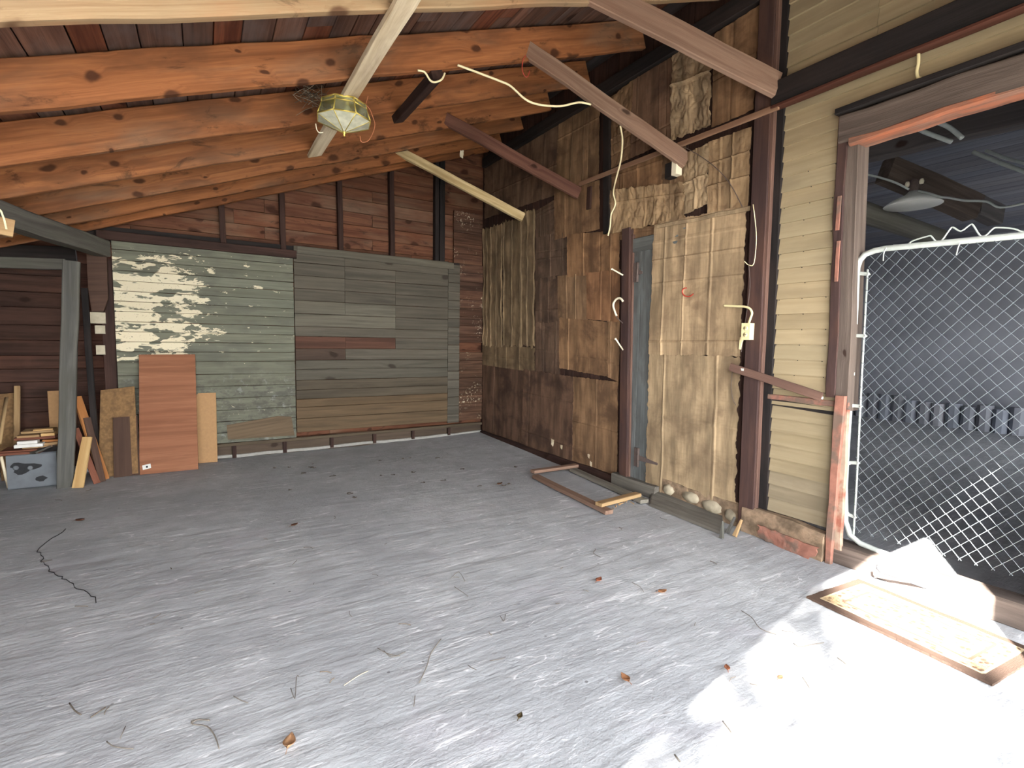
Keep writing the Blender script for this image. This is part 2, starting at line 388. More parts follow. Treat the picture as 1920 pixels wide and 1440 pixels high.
def rug():
    m, nt, b = new_mat('rug'); g = G(nt)
    loc = g.attr('loc').outputs['Vector']; x, y, z = g.sep(loc)
    vo = g.n('ShaderNodeTexVoronoi'); vo.inputs['Scale'].default_value = 26; g.l(loc, vo.inputs['Vector'])
    pat = g.ramp(vo.outputs['Distance'], 0.25, 0.45)
    c = g.mix(pat, rgba((88, 70, 58)), rgba((150, 130, 100)))
    c = g.mix(g.math('MULTIPLY', g.ramp(g.noise(loc, 90, 3, 0.7), 0.45, 0.6), 0.5), c, rgba((60, 48, 42)))
    # plain border bands: loc.z holds the distance to the rug's edge
    c = g.mix(g.ramp(z, 0.045, 0.040), c, rgba((74, 60, 52)))
    ln = g.math('MULTIPLY', g.ramp(z, 0.040, 0.043), g.ramp(z, 0.054, 0.050)); c = g.mix(ln, c, rgba((165, 148, 120)))
    ln = g.math('MULTIPLY', g.ramp(z, 0.110, 0.113), g.ramp(z, 0.126, 0.122)); c = g.mix(ln, c, rgba((92, 72, 60)))
    g.l(c, b.inputs['Base Color']); b.inputs['Roughness'].default_value = 0.95; b.inputs['Specular IOR Level'].default_value = 0.1
    g.bump(g.noise(loc, 220, 3), b, 0.6, 0.006); return m

M = {}
M['rafter'] = wood('rafter_wood', (164, 108, 68), (120, 74, 44), knots=0.5, knot_col=(56, 30, 18), dirt=(88, 58, 40), dirt_amt=0.6, knot_scale=1.3)
M['rafter_pale'] = wood('pale_rafter_wood', (166, 146, 116), (136, 112, 84), knots=0.3, knot_col=(80, 52, 36), dirt=(164, 116, 80), dirt_amt=0.4)
M['deck'] = wood('roof_board_wood', (120, 88, 72), (72, 48, 40), knots=0.15, dirt=(110, 96, 90), dirt_amt=0.5)
M['gable'] = wood('gable_board_wood', (116, 78, 57), (75, 46, 33), knots=0.4, knot_col=(48, 23, 14), dirt=(78, 44, 30), dirt_amt=0.5)
M['brace_grey'] = wood('grey_brown_plank', (146, 122, 106), (112, 88, 74), knots=0.08, dirt=(128, 98, 82), dirt_amt=0.4)
M['brace_red'] = wood('red_brown_plank', (118, 83, 70), (85, 55, 46), knots=0.1, dirt=(82, 56, 47), dirt_amt=0.4)
M['brace_pale'] = wood('pale_rough_plank', (232, 214, 170), (190, 166, 120), knots=0.15, knot_col=(90, 74, 56), dirt=(140, 118, 84), dirt_amt=0.45, bump=0.6)
M['white_plank'] = wood('whitewashed_plank', (236, 224, 198), (200, 182, 150), knots=0.05, dirt=(150, 124, 100), dirt_amt=0.45, bump=0.6)
M['dark'] = wood('dark_stained_wood', (66, 46, 40), (38, 26, 24), knots=0.05, dirt=(80, 58, 50), dirt_amt=0.3)
M['black'] = wood('blackened_wood', (42, 38, 38), (22, 20, 21), knots=0.0, dirt=(60, 50, 46), dirt_amt=0.3)
M['red_dark'] = wood('dark_red_post_wood', (77, 58, 54), (56, 42, 41), knots=0.04, dirt=(97, 68, 55), dirt_amt=0.4)
M['brown_strip'] = wood('brown_strip_wood', (117, 91, 79), (91, 69, 62), knots=0.0, dirt=(73, 53, 47), dirt_amt=0.3)
M['grey_wood'] = wood('weathered_grey_wood', (106, 104, 98), (74, 72, 69), knots=0.06, dirt=(88, 90, 78), dirt_amt=0.4)
M['grey_post'] = wood('grey_post_wood', (98, 98, 93), (70, 70, 69), knots=0.05, dirt=(78, 77, 67), dirt_amt=0.4)
M['door'] = wood('grey_blue_door_boards', (112, 116, 116), (82, 86, 87), knots=0.1, knot_col=(44, 44, 46), dirt=(70, 68, 66), dirt_amt=0.5, dirt_scale=2.6)
M['panel_grey'] = wood('grey_board_wall', (100, 96, 86), (71, 68, 61), knots=0.04, knot_col=(50, 43, 36), dirt=(89, 84, 74), dirt_amt=0.45, grain=1.3)
M['painted'] = painted('peeling_painted_boards')
M['corner'] = splat('spattered_corner_boards', (96, 70, 56), (60, 42, 34), (200, 188, 166))
M['siding'] = wood('beige_painted_siding', (168, 153, 124), (154, 139, 110), knots=0.0, dirt=(134, 121, 98), dirt_amt=0.5, rough=0.7, grain=0.4, bump=0.15)
M['bay'] = wood('dark_bay_boards', (76, 54, 46), (46, 32, 28), knots=0.05, dirt=(96, 66, 54), dirt_amt=0.4)
M['red_paint'] = plain('peeling_red_paint', (140, 96, 82), 0.8, var=0.25, scale=22, bump=0.5, dirt=(99, 87, 77), dirt_amt=0.85)
M['weather'] = wood('weathered_header_wood', (109, 97, 89), (73, 63, 58), knots=0.05, dirt=(90, 79, 72), dirt_amt=0.5, dirt_scale=2.4, bump=0.8)
M['peeled'] = plain('peeled_trim_paint', (155, 137, 120), 0.8, var=0.2, scale=18, bump=0.5, dirt=(132, 74, 58), dirt_amt=0.9)
M['soil'] = plain('crumbled_masonry', (132, 112, 92), 0.95, var=0.35, scale=24, bump=1.0, dirt=(92, 78, 62), dirt_amt=0.7)
M['stone'] = plain('fieldstone', (160, 150, 130), 0.9, var=0.2, scale=16, bump=0.7, dirt=(110, 100, 84), dirt_amt=0.6)
M['slate'] = wood('grey_slate_plank', (122, 118, 110), (92, 88, 82), knots=0.0, dirt=(84, 80, 74), dirt_amt=0.5)
M['concrete'] = concrete()
M['card'] = cardboard('brown_cardboard', (142, 112, 84), (84, 64, 50), 0.8)
M['card_dark'] = cardboard('sooty_cardboard', (112, 90, 74), (64, 50, 44), 0.8)
M['card_pale'] = cardboard('pale_cardboard', (168, 147, 118), (112, 94, 76), 0.7)
M['card_strip'] = cardboard('olive_cardboard', (136, 116, 90), (84, 70, 56), 0.7, ribs=22)
M['galv'] = plain('galvanised_steel', (196, 204, 200), 0.45, 0.35, 0.06, 40)
M['wire'] = plain('chain_link_wire', (122, 130, 136), 0.5, 0.3, 0.08, 40)
M['brass'] = plain('brass', (206, 186, 96), 0.35, 0.6, 0.15, 30)
M['white'] = plain('white_plastic', (232, 224, 200), 0.5, 0, 0.05, 20)
M['cream_wire'] = plain('cream_cable', (232, 222, 182), 0.5, 0, 0.08, 20)
M['red_wire'] = plain('red_coated_wire', (180, 70, 56), 0.5, 0, 0.1, 20)
M['copper'] = plain('copper_wire', (200, 130, 96), 0.4, 0.4, 0.1, 20)
M['iron'] = plain('rusted_iron', (92, 80, 76), 0.8, 0.1, 0.2, 40, 0.3)
M['outlet'] = plain('ivory_outlet', (226, 214, 166), 0.45, 0, 0.04, 20)
M['slot'] = plain('dark_slot', (50, 44, 36), 0.7, 0, 0.04, 20)
M['ply'] = wood('red_brown_plywood', (150, 104, 78), (120, 78, 56), knots=0.0, dirt=(136, 90, 66), dirt_amt=0.4, grain=1.3, bump=0.15, cross=True)
M['mdf'] = plain('tan_hardboard', (162, 127, 89), 0.8, 0, 0.08, 40)
M['osb'] = plain('brown_particle_board', (131, 102, 69), 0.85, 0, 0.3, 40, 0.2, dirt=(102, 79, 55), dirt_amt=0.5)
M['dkpanel'] = wood('dark_brown_panel', (86, 66, 56), (66, 49, 41), knots=0.0, dirt=(74, 56, 48), dirt_amt=0.4)
M['pine'] = wood('fresh_pine', (202, 171, 121), (180, 144, 94), knots=0.08, knot_col=(126, 86, 54))
M['orange'] = wood('orange_pine', (172, 119, 71), (144, 91, 52), knots=0.06)
M['tan'] = wood('tan_scrap_wood', (174, 148, 109), (144, 114, 81), knots=0.08)
M['redwood'] = wood('reddish_scrap_wood', (131, 84, 66), (97, 59, 46), knots=0.05)
M['white_wood'] = plain('white_painted_wood', (208, 208, 204), 0.6, 0, 0.04, 20)
M['zinc'] = plain('stained_zinc', (100, 105, 110), 0.7, 0.1, 0.14, 12, 0.15, dirt=(104, 110, 116), dirt_amt=0.6)
M['soot'] = plain('black_soot', (40, 41, 44), 0.9, 0, 0.2, 30)
M['rug'] = rug()
M['leaf'] = plain('dry_leaf', (146, 110, 84), 0.8, 0, 0.2, 60)
M['twig'] = plain('dry_twig', (112, 106, 98), 0.9, 0, 0.2, 60)
M['house_dark'] = wood('house_dark_timber', (92, 88, 88), (66, 64, 66), knots=0.05, dirt=(80, 72, 70), dirt_amt=0.4)
M['house_wall'] = plain('house_wall', (150, 154, 164), 0.9, 0, 0.2, 1.2)
M['house_ceiling'] = wood('house_ceiling_boards', (110, 112, 122), (86, 88, 98), knots=0.0)
M['enamel'] = plain('white_enamel', (210, 212, 208), 0.4, 0, 0.05, 12)
M['ground'] = plain('gravel_ground', (150, 146, 138), 0.95, 0, 0.2, 4)
M['stucco'] = plain('neighbour_wall', (150, 140, 128), 0.9, 0, 0.1, 3)
M['shingle'] = plain('neighbour_roof', (96, 88, 84), 0.9, 0, 0.2, 8)
def glass(name, lo, hi):
    m, nt, b = new_mat(name); g = G(nt)
    loc = g.attr('loc').outputs['Vector']
    b.inputs['Base Color'].default_value = rgba((214, 216, 196)); b.inputs['Roughness'].default_value = 0.35
    tr = g.n('ShaderNodeBsdfTransparent'); tr.inputs[0].default_value = rgba((226, 228, 206))
    mx = g.n('ShaderNodeMixShader'); g.l(g.ramp(g.noise(loc, 18, 3), 0.35, 0.7, lo, hi), mx.inputs[0]); g.l(tr.outputs[0], mx.inputs[1]); g.l(b.outputs[0], mx.inputs[2])
    out = [n for n in nt.nodes if n.type == 'OUTPUT_MATERIAL'][0]; g.l(mx.outputs[0], out.inputs[0]); return m
M['glass'] = glass('dusty_glass', 0.06, 0.22); M['frost'] = glass('frosted_glass', 0.6, 0.85)
def tv(a=0.12, warm=0.04):
    k = 1 + random.uniform(-a, a); w_ = random.uniform(-warm, warm)
    return (k * (1 + w_), k, k * (1 - w_))

# ------------------------------------------------------------------ the setting
OUT = V3((-1, 0, 0))        # off the right wall into the shed
FRONT = V3((0, -1, 0))      # off the back wall towards the front

b = MB()
nx, ny = 60, 60
X0, X1, Y0, Y1 = -3.6, 11.2, -0.45, 8.2
vs = []; fs = []
for j in range(ny + 1):
    for i in range(nx + 1):
        x = X0 + (X1 - X0) * i / nx; y = Y0 + (Y1 - Y0) * j / ny
        z = 0.004 * noise.noise((x * 1.3, y * 1.3, 0)) - 0.004
        z += 0.05 * max(0, min(1, (x - 1.6) / 1.7)) * max(0, min(1, (y - 4.4) / 1.8))
        vs.append((x, y, z))
for j in range(ny):
    for i in range(nx): fs.append((j * (nx + 1) + i, j * (nx + 1) + i + 1, (j + 1) * (nx + 1) + i + 1, (j + 1) * (nx + 1) + i))
b.add(vs, fs, vs, smooth=True)
floor = struct(b.build('floor', M['concrete'], origin=(0, 3, 0)))
def crack(pts, r=0.004):
    c = MB(); p3 = []
    for (x, y) in pts:
        q = at_z(x, y); p3.append(q)
    fine = []
    for a, c_ in zip(p3, p3[1:]):
        for k in range(6): 
            q = a.lerp(c_, k / 6) + V3((random.uniform(-.012, .012), random.uniform(-.012, .012), 0)); q.z = -0.002; fine.append(q)
    c.tube(fine, r, 4); return c.build('crack', M['soot'], floor)
crack([(125, 990), (72, 1030), (80, 1050), (100, 1073), (128, 1090), (160, 1110), (190, 1133)], 0.0022)

b = MB(); b.box((-14, -14, -0.12), (14, -0.45, -0.02), 0, ch=0); struct(b.build('ground', M['ground']))

# back wall: sheathing behind the studs, the board panels in front of it, and the foot
b = MB()
z = 0.0; rows = []
while z < 4.4:
    hgt = random.uniform(0.13, 0.17); x = -0.74 if z < 2.2 else -2.6
    while x < 3.5:
        ln = random.choice((1.2, 2.0, 2.9)); xe = min(3.55, x + ln)
        b.plank((x, YB + 0.11, z + hgt / 2), (xe - 0.003, YB + 0.11, z + hgt / 2), (0, 0, 1), hgt - 0.004, 0.02, max(1, int(ln * 3)), 0.003, 0.002, tv(0.22, 0.05))
        x = xe
    z += hgt
b.box((-0.74, YB + 0.13, -0.05), (3.5, YB + 0.16, 4.4), 0); b.box((-2.7, YB + 0.13, 2.2), (-0.74, YB + 0.16, 4.4), 0)
wall_back = struct(b.build('wall_back', M['gable']))

def board_rows(b, xl, xr, zs, y, joints=(), th=0.016, wob=0.0022, colf=None):
    """horizontal boards between the heights in zs; joints gives extra butt joints per row"""
    for k, (zt, zb) in enumerate(zip(zs, zs[1:])):
        xs = [xl] + sorted(j for j in (joints[k] if k < len(joints) else ()) if xl < j < xr) + [xr]
        for a, c in zip(xs, xs[1:]):
            t = colf(k, a) if colf else tv(0.10, 0.02)
            b.plank((a + 0.001, y - th / 2 + random.uniform(-.003, .003), (zt + zb) / 2), (c - 0.0015, y - th / 2 + random.uniform(-.003, .003), (zt + zb) / 2), (0, 0, 1),
                    (zt - zb) - 0.0035, th, max(2, int((c - a) * 5)), 0.003, wob, t)
xl0, xl1 = -0.745, 0.868
zs = [2.245 - 0.0985 * i for i in range(13)] + [0.925, 0.795, 0.665, 0.535, 0.41, 0.29, 0.175]
b = MB(); board_rows(b, xl0, xl1, zs, YB + 0.005, [()] * 20, colf=lambda k, x: tv(0.06, 0.015))
struct(b.build('painted_panel', M['painted'], wall_back))
# three stub ends of pale boards sticking out past the left edge of the panel
b = MB()
for (x0, y0, x1, y1) in ((168, 585, 199, 607), (178, 610, 198, 626), (180, 647, 198, 665)):
    p = at_y(x0, y0, YB); q = at_y(x1, y1, YB); b.box((p.x, YB - 0.012, q.z), (q.x, YB + 0.004, p.z), 0, tint=(1, .98, .95))
struct(b.build('board_stub', plain('cream_paint', (176, 170, 152), 0.8, 0, 0.1, 30, dirt=(150, 142, 122), dirt_amt=0.4), wall_back))

xm0, xm1 = 0.875, 2.765
px_z = lambda y: at_y(597, y, YB).z
zs = [px_z(v) for v in (465, 479, 495, 519, 543, 565, 589, 613, 631, 653.5, 675, 692, 712, 730, 747, 762, 783, 808)]
J1, J2 = at_y(647, 600, YB).x, at_y(741, 600, YB).x
jt = [(), (J1,), (J1, J2), (J1, J2), (J1, J2), (J1, J2), (J2,), (J2,), (J1, J2), (J1,), (), (), (), (), (), (), ()]
def midcol(k, x):
    if k == 8 and x < J2 - 0.05: return (0.86, 0.45, 0.38)
    if k == 9 and x < J1 - 0.05: return (0.62, 0.46, 0.43)
    if k in (5, 6) and x < J2 - 0.05: q = random.uniform(1.05, 1.2); return (q, q * 1.02, q)
    if k in (14, 15, 16): return (1.12, 0.84, 0.60)
    if k in (10, 11): return (0.86, 0.87, 0.86)
    if k >= 12: return (0.80, 0.72, 0.64)
    q = random.uniform(0.84, 1.0); return (q, q * 0.985, q * 0.97)
b = MB(); board_rows(b, xm0, xm1, zs, YB + 0.005, jt, colf=midcol)
struct(b.build('grey_panel', M['panel_grey'], wall_back))
b = MB(); b.prism([at_y(x, y, YB - .006) for x, y in ((425, 797), (452, 792), (520, 780), (546, 781), (552, 816), (427, 824))], (0, -.014, 0), (1.25, .98, .76)); struct(b.build('patch_board', M['panel_grey'], wall_back))
b = MB()
p = at_y(556, 463, YB); b.plank((xm0 + 0.04, YB - 0.012, px_z(472)), (at_y(850, 495, YB).x, YB - 0.012, px_z(472) - 0.012), (0, 0, 1), 0.085, 0.012, 8, 0.003, 0.006, (1.12, 1.14, 1.12))
struct(b.build('batten', M['panel_grey'], wall_back))
xs0, xs1 = 2.77, 3.30
b = MB()
zs = [2.33 - 0.118 * i for i in range(19)]
board_rows(b, xs0, xs0 + 0.17, zs, YB + 0.012, colf=lambda k, x: (q := random.uniform(.8, 1.05), q, q))
struct(b.build('edge_boards', M['panel_grey'], wall_back)); b = MB()
board_rows(b, xs0 + 0.172, xs1, [2.36 - 0.118 * i for i in range(10)] , YB + 0.03, colf=lambda k, x: tv(0.25))
board_rows(b, xs0 + 0.172, xs1, [1.17 - 0.118 * i for i in range(9)], YB + 0.02, colf=lambda k, x: (1.0 * (q := random.uniform(.8, 1.1)), 1.05 * q, 1.0 * q))
board_rows(b, xs0 + 0.10, xs1, [3.05 - 0.14 * i for i in range(6)], YB + 0.06, colf=lambda k, x: tv(0.25))
struct(b.build('corner_boards', M['corner'], wall_back))
# foot of the wall: rail, recessed boards and a pale mortar line
b = MB(); b.plank((0.05, YB - 0.005, 0.155), (3.29, YB - 0.005, 0.170), (0, 0, 1), 0.035, 0.03, 12, 0.003, 0.006, (.85, .72, .60))
struct(b.build('bottom_rail', M['panel_grey'], wall_back))
b = MB()
for a, c in zip((-0.8, 0.24, 0.75, 1.28, 1.78, 2.27, 2.75), (0.24, 0.75, 1.28, 1.78, 2.27, 2.75, 3.3)):
    b.plank((a, YB + 0.05, 0.075), (c, YB + 0.05, 0.075), (0, 0, 1), 0.16, 0.02, 3, 0.003, 0.002, (0.78 * (q := random.uniform(.85, 1.1)), .62 * q, .56 * q))
struct(b.build('foot_boards', M['panel_grey'], wall_back))
b = MB(); b.plank((-0.8, YB + 0.03, 0.012), (3.3, YB + 0.03, 0.045), (0, 0, 1), 0.035, 0.03, 30, 0.006, 0.012)
struct(b.build('mortar_line', plain('pale_mortar', (150, 149, 144), 0.9, 0, 0.1, 40, 0.4), wall_back))
names = ['leftmost', 'second from left', 'third from left', 'fourth from left', 'fifth from left', 'last before the corner']
for k, px_ in enumerate((439, 534, 622, 702, 774, 841)):
    x = at_y(px_, 835, YB + 0.02).x
    b = MB(); b.box((x - 0.02, YB + 0.0, 0.0 + 0.008 * k), (x + 0.02, YB + 0.038, 0.14), 2, ch=0.002)
    tag(b.build('cripple_stud', M['dark']), f'short dark stud at the foot of the back wall, {names[k]}', 'stud', 'short studs at the foot of the back wall')

# gable studs standing on the board panels
gs = ((418, 438, 'shortest, above the peeling painted boards'), (531, 452, 'second from the left, above the seam of the panels'), (639, 466, 'third from the left'), (735, 476, 'fourth from the left'))
for px_, yb, wh in gs:
    p = at_y(px_, yb, YB + 0.04); top = roof_z(p.x) + 0.14
    b = MB(); b.plank((p.x, YB + 0.05, p.z - 0.12), (p.x - 0.01, YB + 0.05, top), (1, 0, 0), 0.055, 0.085, 4, 0.003, 0.003)
    tag(b.build('gable_stud', M['dark']), f'dark upright stud in the gable, {wh}', 'stud', 'studs in the gable of the back wall')
p = at_y(826, 487, YB)
for dx, w_, lab in ((-0.045, .05, 'narrow black stud, left one of the pair beside the spattered corner boards'), (0.03, .07, 'broad black stud, right one of the pair beside the spattered corner boards')):
    b = MB(); b.plank((p.x + dx, YB + 0.05, p.z - 0.1), (p.x + dx, YB + 0.05, roof_z(p.x) + 0.14), (1, 0, 0), w_, 0.085, 4)
    tag(b.build('gable_stud', M['black']), lab, 'stud')
# top plate lying along the painted panel
a = at_y(182, 440, YB - 0.02); c = at_y(555, 469, YB - 0.02)
b = MB(); b.plank((a.x, YB - 0.035, a.z), (c.x, YB - 0.035, a.z - 0.01), (0, 0, 1), 0.085, 0.05, 6, 0.004, 0.004)
tag(b.build('wall_plate', M['dark']), 'long dark plate board lying over the top of the peeling painted boards', 'beam')
b = MB(); b.box((-0.95, YB + 0.02, 2.22), (3.3, YB + 0.09, 2.36), 0); struct(b.build('trim_1', M['black']))

# right wall: backing boards behind the cardboard, then lapped siding round the house doorway
b = MB(); y = 1.55
while y < 6.35:
    b.plank((XW + 0.025, y + 0.07, 0.0), (XW + 0.025, y + 0.07, 4.0), (0, 1, 0), 0.136, 0.03, 4, 0.003, 0.002, tv(0.15))
    y += 0.14
wall_right = struct(b.build('wall_right', M['dark']))
JY0, JY1 = -0.45, 1.575; DY0 = 0.63       # the doorway to the house, along the wall
def lap(b, y0, y1, z, h=0.1, tint=(1, 1, 1)):
    off = random.uniform(0, 40)
    n = max(1, int((y1 - y0) * 4)); vs, ls, fs = [], [], []
    prof = ((-0.006, h + 0.012), (-0.024, 0.0), (0.002, 0.0), (0.002, h + 0.012))
    for i in range(n + 1):
        y = y0 + (y1 - y0) * i / n; w_ = 0.0025 * noise.noise((y * 3 + off, z, 0))
        for (dx, dz) in prof: vs.append((XW + dx, y, z + dz + w_)); ls.append((y + off, dz + off, dx))
    for i in range(n):
        for j in range(4): fs.append((i * 4 + j, i * 4 + (j + 1) % 4, i * 4 + 4 + (j + 1) % 4, i * 4 + 4 + j))
    fs.append((3, 2, 1, 0)); fs.append(tuple(n * 4 + j for j in range(4)))
    b.add(vs, fs, ls, tint)
b = MB(); z = 1.035
while z < 4.15:
    t = tv(0.05, 0.02)
    if z < 2.50:
        lap(b, 1.60, 2.035 - 0.0 * z, z, tint=t)
    else:
        cut = random.choice((0.6, 1.1, 1.5, 1.9)) if z > 2.9 else None
        if cut: lap(b, cut, 2.035, z, tint=t); lap(b, JY0, cut - 0.002, z, tint=tv(0.05, 0.02))
        else: lap(b, JY0, 2.035, z, tint=t)
    z += 0.1
struct(b.build('upper_siding', M['siding'], wall_right))
b = MB(); z = 0.19
while z < 1.0:
    kk = (0.84 + 0.06 * random.random()) * (0.86 if z < 0.45 else 1); lap(b, 1.58, 2.03, z, 0.092, (kk, kk * (1.0 if z > .45 else 1.02), kk * (1.0 if z > .45 else 1.1))); z += 0.092  # rows tinted darker to offset bounce from the sun patch; lowest ones greyer
struct(b.build('lower_siding', M['siding'], wall_right))
b = MB(); b.box((XW + 0.0, -0.6, 2.66), (XW + 0.10, 2.1, 4.2), 1); b.box((XW + 0.0, -0.6, -0.02), (XW + 0.10, DY0, 2.70), 1); b.box((XW + 0.0, 1.56, 0), (XW + 0.10, 2.1, 2.5), 2); b.box((XW + 0.042, 2.1, 0), (XW + 0.10, 6.5, 4.3), 1)
struct(b.build('wall_core', M['house_dark'], wall_right))
# nails along the laps
b = MB()
z = 1.13
while z < 2.5:
    for y in (1.66, 1.83, 1.99): b.lathe((XW - 0.019, y + random.uniform(-.02, .02), z), ((0.003, 0.0), (0.003, 0.003)), 6, (-1, 0, 0))
    z += 0.1
struct(b.build('nail_heads', M['soot'], wall_right))
# foundation below the siding
b = MB(); b.plank((XW - 0.03, 2.12, 0.06), (XW - 0.06, 1.55, 0.06), (0, 0, 1), 0.24, 0.10, 14, 0.02, 0.02)
struct(b.build('foundation', M['soil'], wall_right))
b = MB()
b.sheet([at_x(1424, 984, XW - .095), at_x(1530, 1024, XW - .115), at_x(1512, 1052, XW - .125), at_x(1430, 1010, XW - .10)], OUT, 0.004, 0.01, 20, 8, 0.012, crumple=0.01, ragged=0.12)
struct(b.build('red_flaking_paint', M['red_paint'], wall_right))
# ledger the rafters land on
b = MB(); b.plank((XW - 0.03, 0.3, 3.70), (XW - 0.03, YB, 3.72), (0, 0, 1), 0.12, 0.06, 6); struct(b.build('trim_2', M['black']))

# left bay: dark board wall beyond the posts, and the outer walls of the shed
b = MB(); z = 0.0
while z < 2.3:
    h = random.uniform(0.12, 0.17)
    b.plank((-3.6, 6.55, z + h / 2), (-0.7, 6.52, z + h / 2), (0, 0, 1), h - 0.004, 0.025, 8, 0.003, 0.006, tv(0.3)); z += h
b.box((-3.7, 6.58, -0.05), (-0.7, 6.62, 2.5), 0)
struct(b.build('wall_bay', M['bay']))
b = MB(); b.box((-2.55, 4.0, 0), (-2.48, 6.6, 2.05), 1); b.box((-2.55, 3.98, 0), (-1.46, 4.02, 2.25), 0); b.box((-1.52, -0.45, 0), (-1.44, 4.05, 2.25), 1)
struct(b.build('wall_left', M['bay']))
# roof boards run along the shed, over the rafters
RD = 0.235
b = MB(); x = -2.5
while x < 3.35:
    w = random.uniform(0.11, 0.19); xm = x + w / 2; y = -0.6
    while y < 6.5:
        ye = min(6.5, y + random.choice((1.9, 2.6, 3.4)))
        t = random.choice((tv(0.2), (0.82, 0.9, 0.98), (0.7, 0.72, 0.75), (1.1, 0.72, 0.55)))
        b.plank((xm, y, roof_z(xm) + RD + 0.035), (xm, ye - 0.004, roof_z(xm) + RD + 0.035), (1, 0, SL), w / math.cos(0.354) - 0.006, 0.022, 4, 0.002, 0.001, t)
        y = ye
    x += w
ceiling = struct(b.build('ceiling', M['deck']))
b = MB(); xa, xb = -2.55, 3.45
b.prism([(xa, -0.62, roof_z(xa) + RD + 0.055), (xb, -0.62, roof_z(xb) + RD + 0.055), (xb, -0.62, roof_z(xb) + RD + 0.09), (xa, -0.62, roof_z(xa) + RD + 0.09)], (0, 7.2, 0))
struct(b.build('roofing', M['black'], ceiling))
# front gable over the open side (behind the camera), with the post that shades the gate
b = MB(); b.prism([(-1.4, -0.34, 2.35), (3.4, -0.34, 2.35), (3.4, -0.34, roof_z(3.4) + RD), (-1.4, -0.34, roof_z(-1.4) + RD)], (0, 0.04, 0))
struct(b.build('wall_front', M['gable']))
b = MB(); b.box((1.49, -0.34, -0.02), (1.75, -0.28, 2.4), 2); struct(b.build('trim_3', M['dark']))

# the house beyond the doorway
b = MB()
b.box((11.0, -0.45, 0), (11.1, 8.2, 3.3), 1); b.box((3.42, 8.1, 0), (11.0, 8.2, 3.3), 0); b.box((3.42, -0.5, 0), (5.0, -0.42, 3.3), 0); b.box((5.0, -0.5, 0), (8.3, -0.42, 3.3), 0); b.box((9.4, -0.5, 0), (11.1, -0.42, 3.3), 0); b.box((8.3, -0.5, 2.1), (9.4, -0.42, 3.3), 0)
b.box((XW + 0.11, 1.60, 0), (XW + 0.16, 8.2, 3.3), 1)
struct(b.build('wall_house', M['house_wall']))
b = MB(); x = 3.42
while x < 11.1:
    b.plank((x + 0.1, -0.5, 3.22), (x + 0.1, 8.2, 3.22), (1, 0, 0), 0.196, 0.03, 2, tint=tv(0.15)); x += 0.2
struct(b.build('ceiling_house', M['house_ceiling']))

# ------------------------------------------------------------------ roof timbers
rl = [('R0', 2.56, 'rafter_pale', 'pale tan rafter, nearest to the viewer at the top edge'),
      ('R1', 3.32, 'rafter', 'orange brown rafter, second from the viewer, with the white plank crossing under it'),
      ('R2', 4.05, 'rafter', 'brown rafter, third from the viewer, directly behind the brass lamp'),
      ('R3', 4.70, 'rafter', 'brown rafter, fourth from the viewer, where the whitewashed plank ends'),
      ('R4', 5.27, 'rafter', 'brown rafter, fifth from the viewer, third from the back wall'),
      ('R5', 5.78, 'rafter', 'brown rafter, sixth from the viewer, above the pale rough brace'),
      ('R6', 6.13, 'rafter', 'brown rafter lying against the gable of the back wall')]
RY = {}
for nm, y, mt, lab in rl:
    RY[nm] = y; xa, xb = -2.3, 3.27; b = MB()
    b.plank((xa, y, roof_z(xa) + RD / 2), (xb, y, roof_z(xb) + RD / 2), (-SL, 0, 1), RD * 0.955, 0.05, 26, 0.006, 0.012, tv(0.08))
    tag(b.build('roof_rafter', M[mt]), lab, 'rafter', 'rafters under the roof boards')

def brace(e_px, Y_start, x_start, w, mat, lab, cat='brace', t=0.04, cut=0.0, dx=0.04):
    e = at_x(e_px[0], e_px[1], XW - dx); st = V3((x_start, Y_start, roof_z(x_start) + 0.06))
    b = MB(); ax = (st - e).normalized(); b.plank(e - ax * 0.02, st + ax * 0.12, (0.3, 0, 1), w, t, 10, 0.005, 0.008, cut=cut)
    return tag(b.build('roof_brace', M[mat]), lab, cat, 'braces from the rafters to the house wall')
brace((1452, 158), RY['R0'] - 0.02, 2.10, 0.17, 'brace_grey', 'grey brown brace plank ending at the dark post beside the siding, nearest of the four', dx=0.10)
brace((1283, 300), RY['R1'] - 0.02, 2.13, 0.125, 'brace_grey', 'grey brown brace plank ending above the black bracket, second nearest')
brace((1083, 362), RY['R3'] - 0.02, 2.09, 0.12, 'brace_red', 'red brown brace plank ending at the start of the thin wall batten')
brace((979, 406), RY['R5'] - 0.05, 2.02, 0.10, 'brace_pale', 'pale rough brace plank with a dark knot, farthest of the four', t=0.05, dx=0.06)

# whitewashed plank under the rafters, and the short dark block next to it
b = MB(); b.plank((0.86, 1.9, roof_z(0.86) - 0.02), (0.865, 4.80, roof_z(0.865) - 0.02), (1, 0, SL), 0.125, 0.03, 10, 0.004, 0.006)
strap = tag(b.build('strap_plank', M['white_plank']), 'whitewashed plank nailed lengthwise under the rafters, carrying the brass lamp', 'plank')
b = MB(); b.plank((1.39, 3.30, roof_z(1.39) - 0.03), (1.385, 4.12, roof_z(1.385) - 0.03), (1, 0, SL), 0.085, 0.06, 6, 0.004, 0.004)
tag(b.build('blocking', M['dark']), 'short dark block under the rafters beside the cable loop', 'block')

